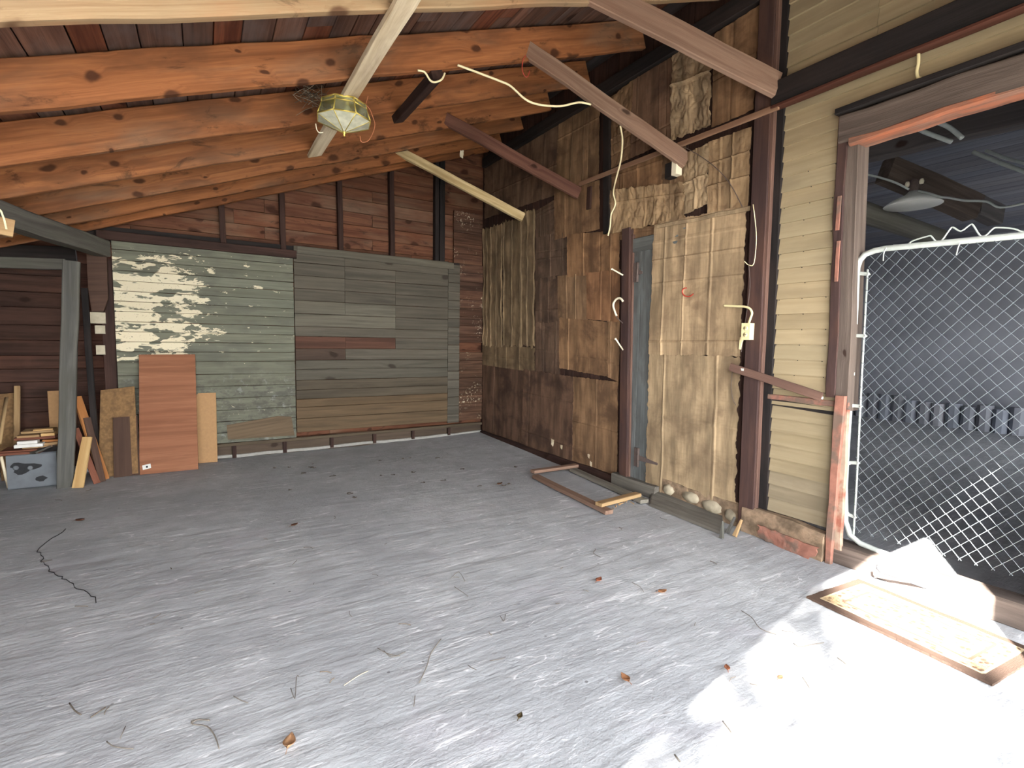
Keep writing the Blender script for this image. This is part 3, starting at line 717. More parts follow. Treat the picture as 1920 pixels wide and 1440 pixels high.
# plate beam over the left posts
b = MB(); b.plank((-0.80, 6.10, 2.13), (-1.30, 4.0, 2.10), (0, 0, 1), 0.15, 0.13, 10, 0.008, 0.012)
tag(b.build('plate_beam', M['grey_wood']), 'weathered grey beam at upper left carrying the low ends of the rafters', 'beam')
a = at_y(0, 402, 3.85); c = at_y(22, 424, 3.85)
b = MB(); b.plank((a.x - 0.25, 3.78, a.z - 0.02), (c.x, 3.88, c.z - 0.01), (0, 0, 1), 0.095, 0.04, 2)
tag(b.build('plank_end', M['tan']), 'end of a pale plank poking in at the left edge under the grey beam', 'plank')
b = MB(); b.tube([at_y(x, y, 3.80) for x, y in ((-6, 388), (2, 396), (8, 412), (12, 430))], 0.005, 6)
tag(b.build('cable_end', M['cream_wire']), 'short white cable curving over the plank end at the left edge', 'cable')
# bay lintels
b = MB(); a = at_y(0, 482, 6.35); c = at_y(142, 476, 6.35)
b.plank((a.x - 0.8, 6.37, a.z), (c.x, 6.37, c.z), (0, 0, 1), 0.13, 0.06, 6, 0.004, 0.004)
tag(b.build('bay_beam', M['black']), 'dark upper beam across the back of the left bay', 'beam')
b = MB(); a = at_y(0, 501, 6.3); c = at_y(122, 495, 6.3)
b.plank((a.x - 0.8, 6.33, a.z), (c.x, 6.33, c.z), (0, 0, 1), 0.10, 0.05, 6, 0.004, 0.004)
tag(b.build('bay_rail', M['grey_wood']), 'mossy grey rail below the dark beam in the left bay', 'rail')

# posts on the left
b = MB(); b.plank((-1.085, 5.69, -0.01), (-0.945, 5.62, at_y(133, 489, 5.6).z), (1, 0.1, 0), 0.112, 0.10, 8, 0.006, 0.006)
tag(b.build('bay_post', M['grey_post']), 'square grey post standing at the corner of the left bay', 'post')
b = MB(); a = at_y(184, 478, 6.12); p = [at_y(x, y, 6.14) for x, y in ((162, 474), (200, 474), (202, 560), (194, 584), (172, 584), (165, 540))]
b.prism(p, (0, 0.07, 0)); tag(b.build('corbel', M['dkpanel']), 'brown tapered corbel board hanging below the grey beam', 'corbel')
b = MB(); b.plank((-0.80, 6.27, 0.0), (-0.80, 6.27, 2.05), (1, 0, 0), 0.10, 0.10, 6); struct(b.build('corner_post', M['dark'], wall_back))
b = MB(); f = at_z(176, 897); b.plank((f.x, 6.06, 0.0), (at_y(158, 540, 6.12).x, 6.12, at_y(158, 540, 6.1).z), (1, 0, 0), 0.05, 0.03, 6, 0.003, 0.003)
tag(b.build('leaning_stick', M['black']), 'thin blackish stick leaning between the grey post and the painted wall', 'stick')
b = MB(); f = at_z(180, 893); b.plank((f.x, 6.10, 0.0), (at_y(168, 680, 6.14).x, 6.14, at_y(168, 684, 6.14).z), (1, 0, 0), 0.045, 0.025, 4, 0.003, 0.003)
tag(b.build('leaning_stick', M['grey_wood']), 'short grey stick leaning beside the blackish stick', 'stick')

# ------------------------------------------------------------------ boards and panels leaning at the back wall
def lean(name, bl, br, tl, tr, ytop, th, mat, lab, cat='board', group=None, parent=None, ch=0.002, ybot=None, bottom=0.0):
    P = [at_z(*bl, bottom) if ybot is None else at_y(*bl, ybot), at_z(*br, bottom) if ybot is None else at_y(*br, ybot), at_y(*tr, ytop), at_y(*tl, ytop)]
    w = ((P[1] - P[0]).length + (P[2] - P[3]).length) / 2
    b = MB(); cb = (P[0] + P[1]) / 2; ct = (P[2] + P[3]) / 2; wd = (P[1] - P[0])
    ax = (ct - cb).normalized(); td = ax.cross((wd - ax * wd.dot(ax)).normalized())
    if td.y < 0: td = -td
    b.plank(cb + td * th / 2, ct + td * th / 2, wd, (P[1] - P[0]).length, th, 4, ch, 0.0, w2=(P[2] - P[3]).length)
    o = b.build(name, M[mat]); tag(o, lab, cat, group); return o, P
lean('wood_panel', (184, 893), (258, 892), (183, 729), (256, 727), YB - 0.05, 0.012, 'osb', 'brown particle board panel leaning leftmost against the back wall', 'panel')
lean('wood_panel', (213, 895), (262, 891), (211, 783), (258, 780), YB - 0.18, 0.012, 'dkpanel', 'small dark brown panel leaning left of the red brown plywood', 'panel')
lean('wood_panel', (366, 869), (408, 866), (362, 738), (405, 736), YB - 0.02, 0.008, 'mdf', 'tan hardboard panel leaning right of the red brown plywood', 'panel')
ply, P = lean('wood_panel', (261, 890), (372, 880), (260, 664), (366, 665), YB - 0.06, 0.014, 'ply', 'large red brown plywood panel leaning against the painted boards', 'panel')
# its sticker
t0 = P[0].lerp(P[1], 0.06).lerp(P[3].lerp(P[2], 0.06), 0.035); nrm = (P[1] - P[0]).cross(P[3] - P[0]).normalized()
if nrm.y > 0: nrm = -nrm
eu = (P[1] - P[0]).normalized(); ev = (P[3] - P[0]).normalized()
b = MB(); c0 = t0 + nrm * 0.0005
b.prism([c0, c0 + eu * 0.065 + ev * 0.012, c0 + eu * 0.06 + ev * 0.055, c0 - eu * 0.005 + ev * 0.043], nrm * 0.001)
st = b.build('price_sticker', M['white_wood'], ply); st['label'] = 'white paper sticker at the lower left corner'
b = MB(); q = c0 + eu * 0.024 + ev * 0.018 + nrm * 0.0012
b.prism([q, q + eu * 0.016, q + eu * 0.016 + ev * 0.018, q + ev * 0.018], nrm * 0.0005); b.build('printed_mark', M['soot'], st)

lean('loose_board', (134, 915), (155, 914), (153, 819), (172, 819), 5.74, 0.022, 'pine', 'short pale pine board leaning in front of the grey post')
lean('loose_board', (190, 901), (206, 897), (139, 748), (152, 738), 5.95, 0.022, 'orange', 'long orange pine board leaning behind the pale pine board')
lean('loose_board', (176, 907), (189, 905), (137, 806), (147, 800), 5.85, 0.02, 'redwood', 'short red brown board leaning behind the pale pine board', )
lean('loose_board', (186, 904), (199, 902), (156, 784), (170, 782), 5.90, 0.03, 'dkpanel', 'dark brown board leaning between the orange and the red brown boards')
lean('loose_board', (96, 850), (114, 850), (89, 735), (110, 731), 6.3, 0.012, 'mdf', 'tan board half hidden behind the grey post', ybot=6.15)
lean('loose_board', (3, 912), (30, 905), (-8, 739), (26, 737), 6.40, 0.012, 'osb', 'dull brown board leaning in the left bay behind the sticks', ybot=6.15)
lean('loose_board', (24, 905), (36, 905), (26, 724), (37, 723), 6.35, 0.03, 'tan', 'tall narrow greenish tan board standing in the left bay', ybot=6.12)
b = MB(); b.tube([at_y(-1, 832, 5.75), at_y(12, 746, 6.1)], 0.014, 6); tag(b.build('leaning_stick', M['tan']), 'pale round stick leaning at the left edge above the scrap pile', 'stick')
b = MB(); b.tube([at_z(16, 917) + V3((0, 0, .012)), at_y(2, 856, 5.76)], 0.012, 6); tag(b.build('leaning_stick', M['white_plank']), 'pale stick on the floor leaning at the left edge beside the zinc box', 'stick')

# zinc box with two knobs and a black stain
fz = at_z(60, 915); yb_ = fz.y
L_ = at_y(12, 880, yb_).x; R_ = at_y(107, 880, yb_).x; T_ = at_y(60, 850, yb_).z
box = empty('zinc_box', ((L_ + R_) / 2, yb_ + 0.15, 0)); tag(box, 'blue grey zinc box with two knobs and a black stain, under the scrap wood', 'box')
b = MB(); b.box((L_, yb_, 0), (R_, yb_ + 0.3, T_), 0, ch=0.012); b.build('body', M['zinc'], box)
for px_ in (30, 57):
    c = at_y(px_, 877, yb_); b = MB(); b.lathe(c, ((0.006, 0.0), (0.018, 0.0), (0.020, 0.006), (0.014, 0.012), (0.007, 0.009)), 14, (0, -1, 0)); b.build('knob', M['zinc'], box)
b = MB(); c = at_y(45, 877, yb_ - 0.001); vs = []
for k in range(26):
    a = 2 * math.pi * k / 26; r = 0.075 + 0.02 * math.sin(3 * a + 1) + random.uniform(-.008, .008); vs.append((c.x + 1.15 * r * math.cos(a), yb_ - 0.0005, c.z + 0.62 * r * math.sin(a)))
b.prism(vs, (0, -0.0007, 0)); b.build('black_stain', M['soot'], box)
b = MB(); c = at_y(77, 897, yb_); b.prism([(c.x + 0.045 * math.cos(k * .63) * random.uniform(.7, 1.1), yb_ - 0.0005, c.z + 0.025 * math.sin(k * .63) * random.uniform(.7, 1.1)) for k in range(10)], (0, -0.0007, 0)); b.build('black_stain', M['soot'], box)

# scrap wood on top of the box: each stick its own thing
zt = T_; yy = yb_
def scrap(x0, x1, py, d, h, mat, lab, y=None, tilt=0.0, dep=0.28, grp='scrap wood piled on the zinc box'):
    """stick lying along the picture's left-right direction, bottom at height given by its row"""
    y = yy if y is None else y
    A = at_y(x0, py, y); B = at_y(x1, py, y)
    b = MB(); b.plank((A.x, y + d / 2, A.z + tilt), (B.x, y + d / 2, A.z - tilt), (0, 1, 0), d, h, 3, 0.003, 0.002)
    tag(b.build('scrap_board', M[mat]), lab, 'board', grp)
rowz = lambda py: at_y(60, py, yy).z
z_ = zt
def lay(x0, x1, h, d, mat, lab, dy=0.0, ang=0.0):
    global z_
    A = at_y(x0, 840, yy).x; B = at_y(x1, 840, yy).x; b = MB()
    sl = math.tan(ang) * (B - A) / 2
    b.plank((A, yy + dy + d / 2 - sl, z_ + h / 2), (B, yy + dy + d / 2 + sl, z_ + h / 2), (0, 1, 0), d, h - 0.001, 3, 0.003, 0.0015)
    tag(b.build('scrap_board', M[mat]), lab, 'board', 'scrap wood piled on the zinc box'); z_ += h
lay(-6, 76, 0.024, 0.26, 'redwood', 'wide red brown board lying directly on the zinc box', -0.03)
zk = z_; lay(0, 70, 0.014, 0.22, 'redwood', 'thin red brown board second from the bottom of the pile', -0.02)
z_ = zk - 0.02; A = at_y(60, 848, yy - .06); b = MB(); b.plank((A.x, yy - 0.055, zt + 0.012), (at_y(100, 828, yy).x, yy + 0.06, zt + 0.055), (0, 1, 0.1), 0.09, 0.016, 3, w2=0.02)
tag(b.build('scrap_board', M['grey_wood']), 'grey pointed board sticking out to the right of the pile', 'board', 'scrap wood piled on the zinc box')
z_ = zk + 0.014; lay(40, 97, 0.018, 0.16, 'tan', 'tan board lying under the two white boards', 0.02)
lay(28, 82, 0.030, 0.09, 'white_wood', 'lower of the two white boards on the pile', -0.03, 0.03)
z1 = z_; lay(34, 72, 0.027, 0.08, 'white_wood', 'upper of the two white boards on the pile', -0.025, 0.03)
z_ = z1 - 0.03; lay(80, 108, 0.022, 0.14, 'tan', 'short tan stick end right of the white boards', 0.03)
lay(76, 106, 0.02, 0.13, 'orange', 'short orange stick end above the tan stick', 0.06)
z_ = max(z_, z1 + 0.027); lay(26, 104, 0.024, 0.12, 'redwood', 'red brown stick above the white boards', 0.02, -0.03)
z2 = z_; lay(32, 74, 0.02, 0.10, 'tan', 'pale tan stick with a whitish end near the top of the pile', 0.0, 0.06)
z_ = z2; lay(76, 102, 0.026, 0.10, 'pine', 'pale pine stick at the right of the pile top', 0.02, 0.05)
lay(36, 98, 0.02, 0.16, 'tan', 'broad tan board at the top of the pile', 0.06, 0.04)
lay(60, 97, 0.014, 0.08, 'pine', 'thin pine slat topmost on the pile', 0.05, 0.08)

# wooden frame lying on the floor by the door
fr = empty('window_frame', at_z(1105, 920)); tag(fr, 'old wooden window frame lying on the floor before the grey door', 'frame')
def rail(a, c, w, h, mat, name, lab=None, z=0.003, tint=(1, 1, 1)):
    A = at_z(*a); B = at_z(*c); A.z = B.z = z + h / 2 + 0.003; b = MB(); b.plank(A, B, (B - A).cross(V3((0, 0, 1))), w, h, 8, 0.004, 0.004, tint)
    o = b.build(name, M[mat], fr)
    if lab: o['label'] = lab
rail((1004, 897), (1142, 966), 0.075, 0.032, 'brace_grey', 'side_rail', 'brown near side rail')
rail((1074, 884), (1208, 945), 0.085, 0.030, 'grey_wood', 'side_rail', 'grey far side rail', tint=(1.75, 1.7, 1.6))
rail((998, 894), (1092, 880), 0.07, 0.03, 'brace_grey', 'end_rail', 'brown splintered end rail', 0.034)
rail((1122, 958), (1196, 938), 0.07, 0.03, 'tan', 'end_rail', 'pale end rail with splinters', 0.034)
b = MB()
for k in range(9):
    p = at_z(1148 + k * 4 + random.uniform(-2, 2), 956 - k * 1.3 + random.uniform(-2, 2)); q = p + V3((random.uniform(-.05, .03), random.uniform(-.06, .0), random.uniform(.01, .03)))
    b.plank(p + V3((0, 0, .03)), q + V3((0, 0, .012)), (0, 0, 1), 0.008, 0.005)
b.build('splinters', M['tan'], fr)

# ------------------------------------------------------------------ cardboard tacked over the right wall
def card(pts, mat, lab, off=0.008, **k):
    c4 = [at_x(x, y, XW) for x, y in pts]
    b = MB(); k.setdefault('rough', 0.010); k.setdefault('ragged', 0.012)
    cr = k.pop('creases', None)
    if cr is None:
        cr = [(random.choice('uv'), random.uniform(.12, .88), random.choice((0.006, 0.005, -0.005))) for _ in range(4)]
    d = max((c4[0] - c4[3]).length, (c4[1] - c4[2]).length); w = max((c4[0] - c4[1]).length, (c4[3] - c4[2]).length)
    b.sheet(c4, OUT, off, 0.004, max(18, min(70, int(w * 110))), max(18, min(90, int(d * 85))), creases=cr, tint=k.pop('tint', tv(0.10, 0.03)), **k)
    return tag(b.build('cardboard_sheet', M[mat]), lab, 'cardboard', 'cardboard sheets tacked to the right wall')
K = 'cardboard sheet'
card([(909, 312), (1052, 226), (1042, 366), (910, 410)], 'card_dark', f'dark {K} under the roof in the far corner, above the olive strips', 0.006)
card([(1050, 228), (1126, 182), (1124, 334), (1041, 366)], 'card', f'brown {K} under the roof, left of the black batten', 0.010)
for k, (xa, xb, yt, lab) in enumerate(((908, 924, 430, 'nearest the corner'), (923, 946, 424, 'second from the corner'), (945, 981, 414, 'third and widest'), (980, 1007, 396, 'the one reaching highest'))):
    card([(xa, yt + 2), (xb, yt - 3), (xb - 1, 650), (xa, 648)], 'card_strip', f'tall olive {K} strip in the far corner, {lab}', 0.012 + 0.012 * (k % 2), rough=.024, ragged=.03, creases=[('u', .06, .010), ('u', .94, .010), ('u', .5, .008)], tint=(q := random.uniform(.94, 1.08), q, q))
card([(907, 644), (1005, 652), (1004, 698), (907, 684)], 'card_strip', f'low olive {K} band below the tall strips', 0.016, creases=[('u', .28, .006), ('u', .5, .006), ('u', .74, .006), ('v', .5, .005)])
card([(1005, 396), (1043, 374), (1043, 440), (1005, 446)], 'card_dark', f'small dark {K} right of the olive strips, top of its column', 0.006)
card([(1005, 443), (1066, 434), (1066, 520), (1005, 527)], 'card_dark', f'dark {K} right of the olive strips, second in its column', 0.005)
card([(1005, 524), (1050, 516), (1050, 604), (1005, 606)], 'card_dark', f'dark {K} right of the olive strips, third in column', 0.006)
card([(1005, 604), (1052, 602), (1051, 704), (1004, 696)], 'card_dark', f'dark {K} right of the olive strips, lowest in its column', 0.005)
card([(1041, 364), (1126, 338), (1126, 430), (1042, 450)], 'card', f'brown {K} below the end of the red brown brace', 0.012, creases=[('u', .26, .007)])
card([(1066, 440), (1164, 432), (1163, 510), (1066, 520)], 'card', f'wide brown {K} below the hanging cable', 0.015, creases=[('u', .34, .008), ('u', .66, -.006), ('u', .85, .006)], tint=(1.06, 1.0, .94))
card([(1047, 518), (1106, 511), (1105, 600), (1048, 596)], 'card', f'brown {K} left of the upper white peg', 0.012, creases=[('u', .3, .006), ('u', .6, .007)])
card([(1103, 512), (1166, 506), (1163, 604), (1102, 598)], 'card', f'reddish brown {K} behind the white curved hook', 0.017, creases=[('u', .45, .009), ('u', .75, -.006)], tint=(1.1, .96, .9))
card([(1050, 595), (1086, 595), (1085, 696), (1050, 690)], 'card', f'narrow brown {K} under the sheet left of the hook', 0.009, creases=[('u', .5, .006)])
card([(1085, 597), (1142, 604), (1141, 706), (1084, 697)], 'card', f'brown {K} with a pale worn patch, left of the lower white peg', 0.011, creases=[('v', .7, .005)])
card([(1140, 600), (1164, 601), (1161, 716), (1139, 706)], 'card', f'narrow brown {K} beside the dark door post at the lower peg', 0.008)
card([(907, 683), (985, 692), (982, 834), (906, 806)], 'card_dark', f'large dark {K} lowest in the far corner', 0.012, tint=(.82, .76, .76), creases=[('u', .3, .005)])
card([(985, 692), (1078, 706), (1075, 868), (980, 832)], 'card_dark', f'large dark {K} at the floor, middle of the lower row', 0.018, tint=(.92, .86, .84), curl=0.01)
card([(1077, 706), (1161, 716), (1159, 902), (1073, 868)], 'card', f'large brown {K} at the floor beside the dark door post', 0.014, tint=(.95, .95, .95), creases=[('u', .56, .007), ('v', .5, .007)])
def tear(sheet, px_, py, w, h):
    c = at_x(px_, py, XW - .034); b = MB(); b.sheet([c + V3((0, w, h)), c + V3((0, -w, h * .8)), c + V3((0, -w * .6, -h)), c + V3((0, w * .9, -h * .7))], OUT, .0, .003, 8, 8, .006, ragged=.25)
    b.build('torn_patch', M['white_plank'], sheet)['label'] = 'pale torn patch'
tear(bpy.data.objects['cardboard_sheet.018'], 1036, 830, .022, .04); tear(bpy.data.objects['cardboard_sheet.018'], 1053, 838, .018, .022)
tear(bpy.data.objects['cardboard_sheet.019'], 1104, 855, .014, .02); tear(bpy.data.objects['cardboard_sheet.019'], 1108, 870, .014, .028)
# above and right of the black batten
card([(1148, 184), (1190, 150), (1184, 298), (1147, 318)], 'card', f'crumpled {K} under the roof just right of the black batten', 0.010, crumple=0.018)
card([(1189, 152), (1264, 104), (1262, 262), (1184, 298)], 'card_dark', f'plain dark brown {K} under the roof, left of the crumpled pale one', 0.014, tint=(1.1, 1.02, .98))
card([(1265, 104), (1340, 74), (1337, 236), (1262, 266)], 'card_pale', f'crumpled pale {K} hanging under the roof', 0.020, crumple=0.03, ragged=0.03, creases=[('v', .38, .03)])
card([(1341, 66), (1427, 10), (1415, 206), (1336, 240)], 'card', f'plain tan {K} high beside the dark post', 0.010, tint=(1.06, 1.04, 1.02))
card([(1148, 324), (1246, 284), (1244, 352), (1148, 362)], 'card', f'brown {K} below the batten, right of the hanging cable', 0.010, tint=(1.06, 1, .94))
card([(1147, 358), (1290, 342), (1288, 412), (1146, 440)], 'card_pale', f'ragged tan {K} above the grey door, under the black bracket', 0.020, crumple=0.022, ragged=0.05, tint=(.98, .9, .82), curl=.02)
card([(1244, 286), (1288, 268), (1286, 348), (1243, 352)], 'card', f'small brown {K} behind the black bracket', 0.012)
card([(1287, 290), (1334, 270), (1331, 384), (1286, 404)], 'card_pale', f'crumpled pale {K} right of the black bracket', 0.020, crumple=0.026, ragged=0.03, creases=[('v', .5, .015), ('u', .5, .012)])
card([(1333, 268), (1413, 238), (1406, 392), (1330, 408)], 'card_pale', f'creased tan {K} above the covered panel, beside the dark post', 0.016, crumple=0.014, tint=(1.0, .92, .84), creases=[('u', .3, .012), ('u', .6, .012), ('v', .3, .012), ('v', .6, .012)])
card([(1163, 432), (1234, 422), (1232, 446), (1164, 450)], 'card', f'narrow {K} strip over the head of the grey door', 0.008)
card([(1232, 422), (1406, 386), (1393, 668), (1222, 664)], 'card_pale', f'large pale {K} covering the upper half beside the grey door, with a red hook', 0.035, rough=0.012,
     creases=[('u', .16, .010), ('u', .40, .006), ('u', .68, .010), ('v', .28, .009), ('v', .46, .008), ('v', .9, .010), ('v', .14, .006)])
card([(1222, 661), (1393, 668), (1381, 966), (1215, 914)], 'card_pale', f'large pale {K} covering the lower half beside the grey door', 0.028, rough=0.012, tint=(.98, .97, .95), ragged=0.02,
     creases=[('u', .2, .007), ('u', .78, .010), ('v', .45, .006)])
# folded top edge of the covered panel
b = MB(); b.plank(at_x(1233, 424, XW - .05), at_x(1408, 389, XW - .05), (0, 0, 1), 0.03, 0.02, 16, 0.006, 0.012)
tag(b.build('folded_edge', M['card_pale']), 'rolled pale paper edge along the top of the covered panel', 'paper')

# posts and battens on the right wall
def vstrip(name, x0, y0, x1, y1, prot, w, th, mat, lab, cat='post', seg=8, wob=0.003, ch=0.004):
    A = at_x(x0, y0, XW - prot); B = at_x(x1, y1, XW - prot); b = MB()
    b.plank(A + V3((th / 2, 0, 0)), B + V3((th / 2, 0, 0)), (0, 1, 0), w, th, seg, ch, wob)
    return tag(b.build(name, M[mat]), lab, cat)
vstrip('wall_post', 1441, -60, 1396, 992, 0.075, 0.115, 0.07, 'red_dark', 'dark red brown post standing between the cardboard and the beige siding', seg=14, wob=.004)
vstrip('post_strip', 1460, -60, 1410, 998, 0.06, 0.035, 0.055, 'brown_strip', 'narrow brown strip nailed along the right edge of the dark red post', 'strip', seg=14)
vstrip('gap_board', 1472, -60, 1427, 985, 0.030, 0.07, 0.028, 'black', 'blackened board in the gap between the post strip and the beige siding', 'board', seg=14)
vstrip('wall_batten', 1136, 190, 1136, 437, 0.045, 0.085, 0.04, 'black', 'black upright batten beside the hanging cable', 'batten')
vstrip('batten_end', 1104, 350, 1102, 392, 0.035, 0.06, 0.03, 'dark', 'short dark stub of board under the red brown brace', 'block', seg=2)
vstrip('door_post', 1173, 428, 1167, 897, 0.06, 0.10, 0.055, 'red_dark', 'dark brown post at the left side of the grey door')
vstrip('door_stop', 1186, 440, 1178, 898, 0.035, 0.02, 0.03, 'brown_strip', 'thin brown stop strip between the dark post and the grey door', 'strip')
# the thin horizontal batten across the wall
A = at_x(1087, 345, XW - .055); B = at_x(1460, 199, XW - .085); b = MB(); b.plank(A, B, (0, 0, 1), 0.04, 0.02, 14, 0.003, 0.004, (1.2, 1.12, 1.0))
tag(b.build('rail_batten', M['brace_grey']), 'long thin batten running level across the cardboard to the siding', 'batten')
# beam on the siding
A = at_x(1455, 180, XW - .05); B = V3((XW - .05, -0.45, A.z)); b = MB(); b.plank(A, B, (0, 0, 1), 0.15, 0.10, 10, 0.006, 0.004)
bm = tag(b.build('siding_beam', M['black']), 'long black beam running across the beige siding above the doorway', 'beam')
b = MB(); b.plank(A + V3((-.02, 0, -.085)), B + V3((-.02, 0, -.085)), (0, 0, 1), 0.018, 0.07, 10, 0.003, 0.003, (.45, .42, .42)); e_ = b.build('lower_edge', M['redwood'], bm); e_['label'] = 'reddish lower edge'

# grey plank door with hinges, half hidden by the covered panel
dr = empty('door_1', (XW, 2.95, 0)); struct(dr)
ya = at_x(1182, 660, XW).y; yb2 = at_x(1300, 660, XW).y; ztop = at_x(1200, 447, XW).z; zbot = at_x(1195, 905, XW).z
b = MB(); y = ya
k = 0
while y > yb2:
    w = (0.115, 0.15, 0.13)[k % 3]; k += 1; b.plank((XW - 0.006, y - w / 2, zbot), (XW - 0.006, y - w / 2, ztop), (0, 1, 0), w - 0.004, 0.024, 8, 0.003, 0.001, tv(0.08, 0.01)); y -= w
o = b.build('door_boards', M['door'], dr)
for zz, nm in ((ztop - 0.02, 'top_ledge'),):
    b = MB(); b.plank((XW - 0.026, ya - 0.005, ztop - 0.06), (XW - 0.026, yb2, ztop - 0.06), (0, 0, 1), 0.12, 0.018, 4, tint=(1.15, 1.15, 1.12)); b.build('head_board', M['door'], dr)
for px_, py, L in ((1192, 511, 0.05), (1193, 857, 0.22)):
    c = at_x(px_, py, XW - .03); h_ = MB(); h_.box((XW - .034, c.y - .028, c.z - .085), (XW - .018, c.y + .028, c.z + .085), 2, ch=.003)
    h_.tube([(XW - .038, c.y - .026, c.z - .085), (XW - .038, c.y - .026, c.z + .085)], .008, 8)
    h_.plank((XW - .03, c.y - .03, c.z), (XW - .03, c.y - .03 - L, c.z - .01), (0, 0, 1), 0.05, 0.008, 2, w2=0.02)
    h_.build('hinge', M['iron'], dr)
b = MB(); b.plank((XW - .045, ya + .1, 0.05), (XW - .045, 2.93, 0.05), (0, 0, 1), 0.11, 0.09, 8, .008, .008); tag(b.build('door_sill', M['slate']), 'dusty grey sill timber on the floor below the grey door', 'sill')
b = MB(); b.plank((XW - .03, YB - .02, 0.03), (XW - .03, ya + .1, 0.02), (0, 0, 1), 0.09, 0.06, 14, .008, .014); struct(b.build('baseboard_right', M['dark']))

# small things fixed to the right wall
def tube_thing(name, pts, r, mat, lab, cat, n=8, plane=None, prot=0.06):
    p = [at_x(x, y, XW - prot) if plane is None else plane(x, y) for x, y in pts]
    b = MB(); b.tube(smooth(p), r, n); return tag(b.build(name, M[mat]), lab, cat)
def smooth(p, k=5):
    if len(p) < 3: return p
    out = []
    for i in range(len(p) - 1):
        p0 = p[max(i - 1, 0)]; p1 = p[i]; p2 = p[i + 1]; p3 = p[min(i + 2, len(p) - 1)]
        for j in range(k):
            t = j / k
            out.append(0.5 * ((2 * p1) + (p2 - p0) * t + (2 * p0 - 5 * p1 + 4 * p2 - p3) * t * t + (3 * p1 - p0 - 3 * p2 + p3) * t ** 3))
    out.append(p[-1]); return out
def peg(a, c, lab):
    A = at_x(*a, XW - .16); B = at_x(*c, XW - .06); b = MB(); b.tube([A, B], 0.007, 8); b.lathe(A, ((.009, -.004), (.011, 0), (.009, .004)), 10, B - A)
    tag(b.build('wall_peg', M['white']), lab, 'peg')
peg((1147, 504), (1168, 516), 'white peg poking from the dark door post above the curved hook')
peg((1154, 635), (1168, 656), 'white peg poking from the dark door post below the curved hook')
hk = empty('tool_hook', at_x(1160, 585, XW - .08)); tag(hk, 'white curved hook hanging on the dark door post', 'hook')
b = MB(); b.tube(smooth([at_x(x, y, XW - .10) for x, y in ((1168, 565), (1164, 560), (1157, 560), (1151, 567), (1150, 575), (1153, 585), (1156, 592))]), 0.010, 8); b.build('coated_hook', M['white'], hk)
b = MB(); b.tube(smooth([at_x(1155, 591, XW - .10), at_x(1158, 597, XW - .09), at_x(1168, 606, XW - .06)]), 0.004, 6); b.build('bare_shank', M['iron'], hk)
tube_thing('wire_hook', [(1300, 551), (1292, 556), (1283, 554), (1279, 547), (1282, 541), (1287, 540)], 0.005, 'red_wire', 'red wire hook sticking out of the pale cardboard panel', 'hook', prot=.06)
# outlet box on the post
ob = empty('outlet_box', at_x(1400, 622, XW - .09)); tag(ob, 'ivory outlet box with a bent conduit on the dark red post', 'outlet')
q0, q1 = at_x(1391, 637, XW - .12), at_x(1408, 606, XW - .12)
b = MB(); b.box((XW - .125, min(q0.y, q1.y), q0.z), (XW - .075, max(q0.y, q1.y), q1.z), 2, ch=.005); b.build('back_box', M['outlet'], ob)
ym = (q0.y + q1.y) / 2; zm = (q0.z + q1.z) / 2
b = MB(); b.box((XW - .130, ym - .034, zm - .058), (XW - .124, ym + .034, zm + .058), 2, ch=.003); cov = b.build('cover_plate', M['outlet'], ob)
for dz in (.022, -.022):
    b = MB(); b.lathe((XW - .130, ym, zm + dz), ((.016, 0), (.016, .002)), 14, (-1, 0, 0)); soc = b.build('socket', M['outlet'], cov)
    for dy in (-.006, .006): s_ = MB(); s_.box((XW - .1335, ym + dy - .0012, zm + dz - .004), (XW - .1318, ym + dy + .0012, zm + dz + .006), 2, ch=0); s_.build('slot', M['slot'], cov)
b = MB(); b.tube(smooth([at_x(x, y, XW - .10) for x, y in ((1357, 573), (1378, 574), (1396, 575), (1406, 579), (1410, 587), (1407, 597), (1404, 606))]), 0.008, 8); b.build('conduit', M['outlet'], ob)
b = MB(); b.plank(at_x(1391, 632, XW - .09), at_x(1387, 655, XW - .09), (0, 1, 0), .03, .012, 3, .002, .003, w2=.015); b.build('lower_flange', M['outlet'], ob)
# thin dark wire down the post, and one along the panel
tube_thing('thin_wire', [(1412, 383), (1418, 440), (1414, 492), (1404, 497), (1396, 490)], .003, 'cream_wire', 'thin loose wire drooping over the dark red post', 'wire', 6, prot=.085)
tube_thing('thin_wire', [(1404, 497), (1406, 540), (1398, 600), (1390, 660)], .0025, 'iron', 'thin brown wire running down the post past the outlet box', 'wire', 6, prot=.088)
tube_thing('thin_wire', [(1282, 275), (1318, 296), (1350, 322), (1372, 350), (1392, 388)], .003, 'iron', 'thin dark wire sagging from the black bracket to the panel', 'wire', 6, prot=.07)
tube_thing('thin_wire', [(1374, 690), (1371, 722), (1374, 748), (1380, 760)], .002, 'iron', 'short thin wire hanging from the tilted lath', 'wire', 6, prot=.06)
# black bracket under the second brace
br = empty('hanger_bracket', at_x(1270, 322, XW - .06)); tag(br, 'black bracket with a white side under the end of the brace', 'bracket')
q = at_x(1266, 318, XW - .05); b = MB(); b.box((XW - .09, q.y - .0, q.z - .06), (XW - .02, q.y + .075, q.z + .055), 2, ch=.006); b.build('black_block', M['black'], br)
b = MB(); b.box((XW - .10, q.y - .055, q.z - .055), (XW - .03, q.y - .003, q.z + .06), 2, ch=.004); b.build('white_side', M['white'], br)
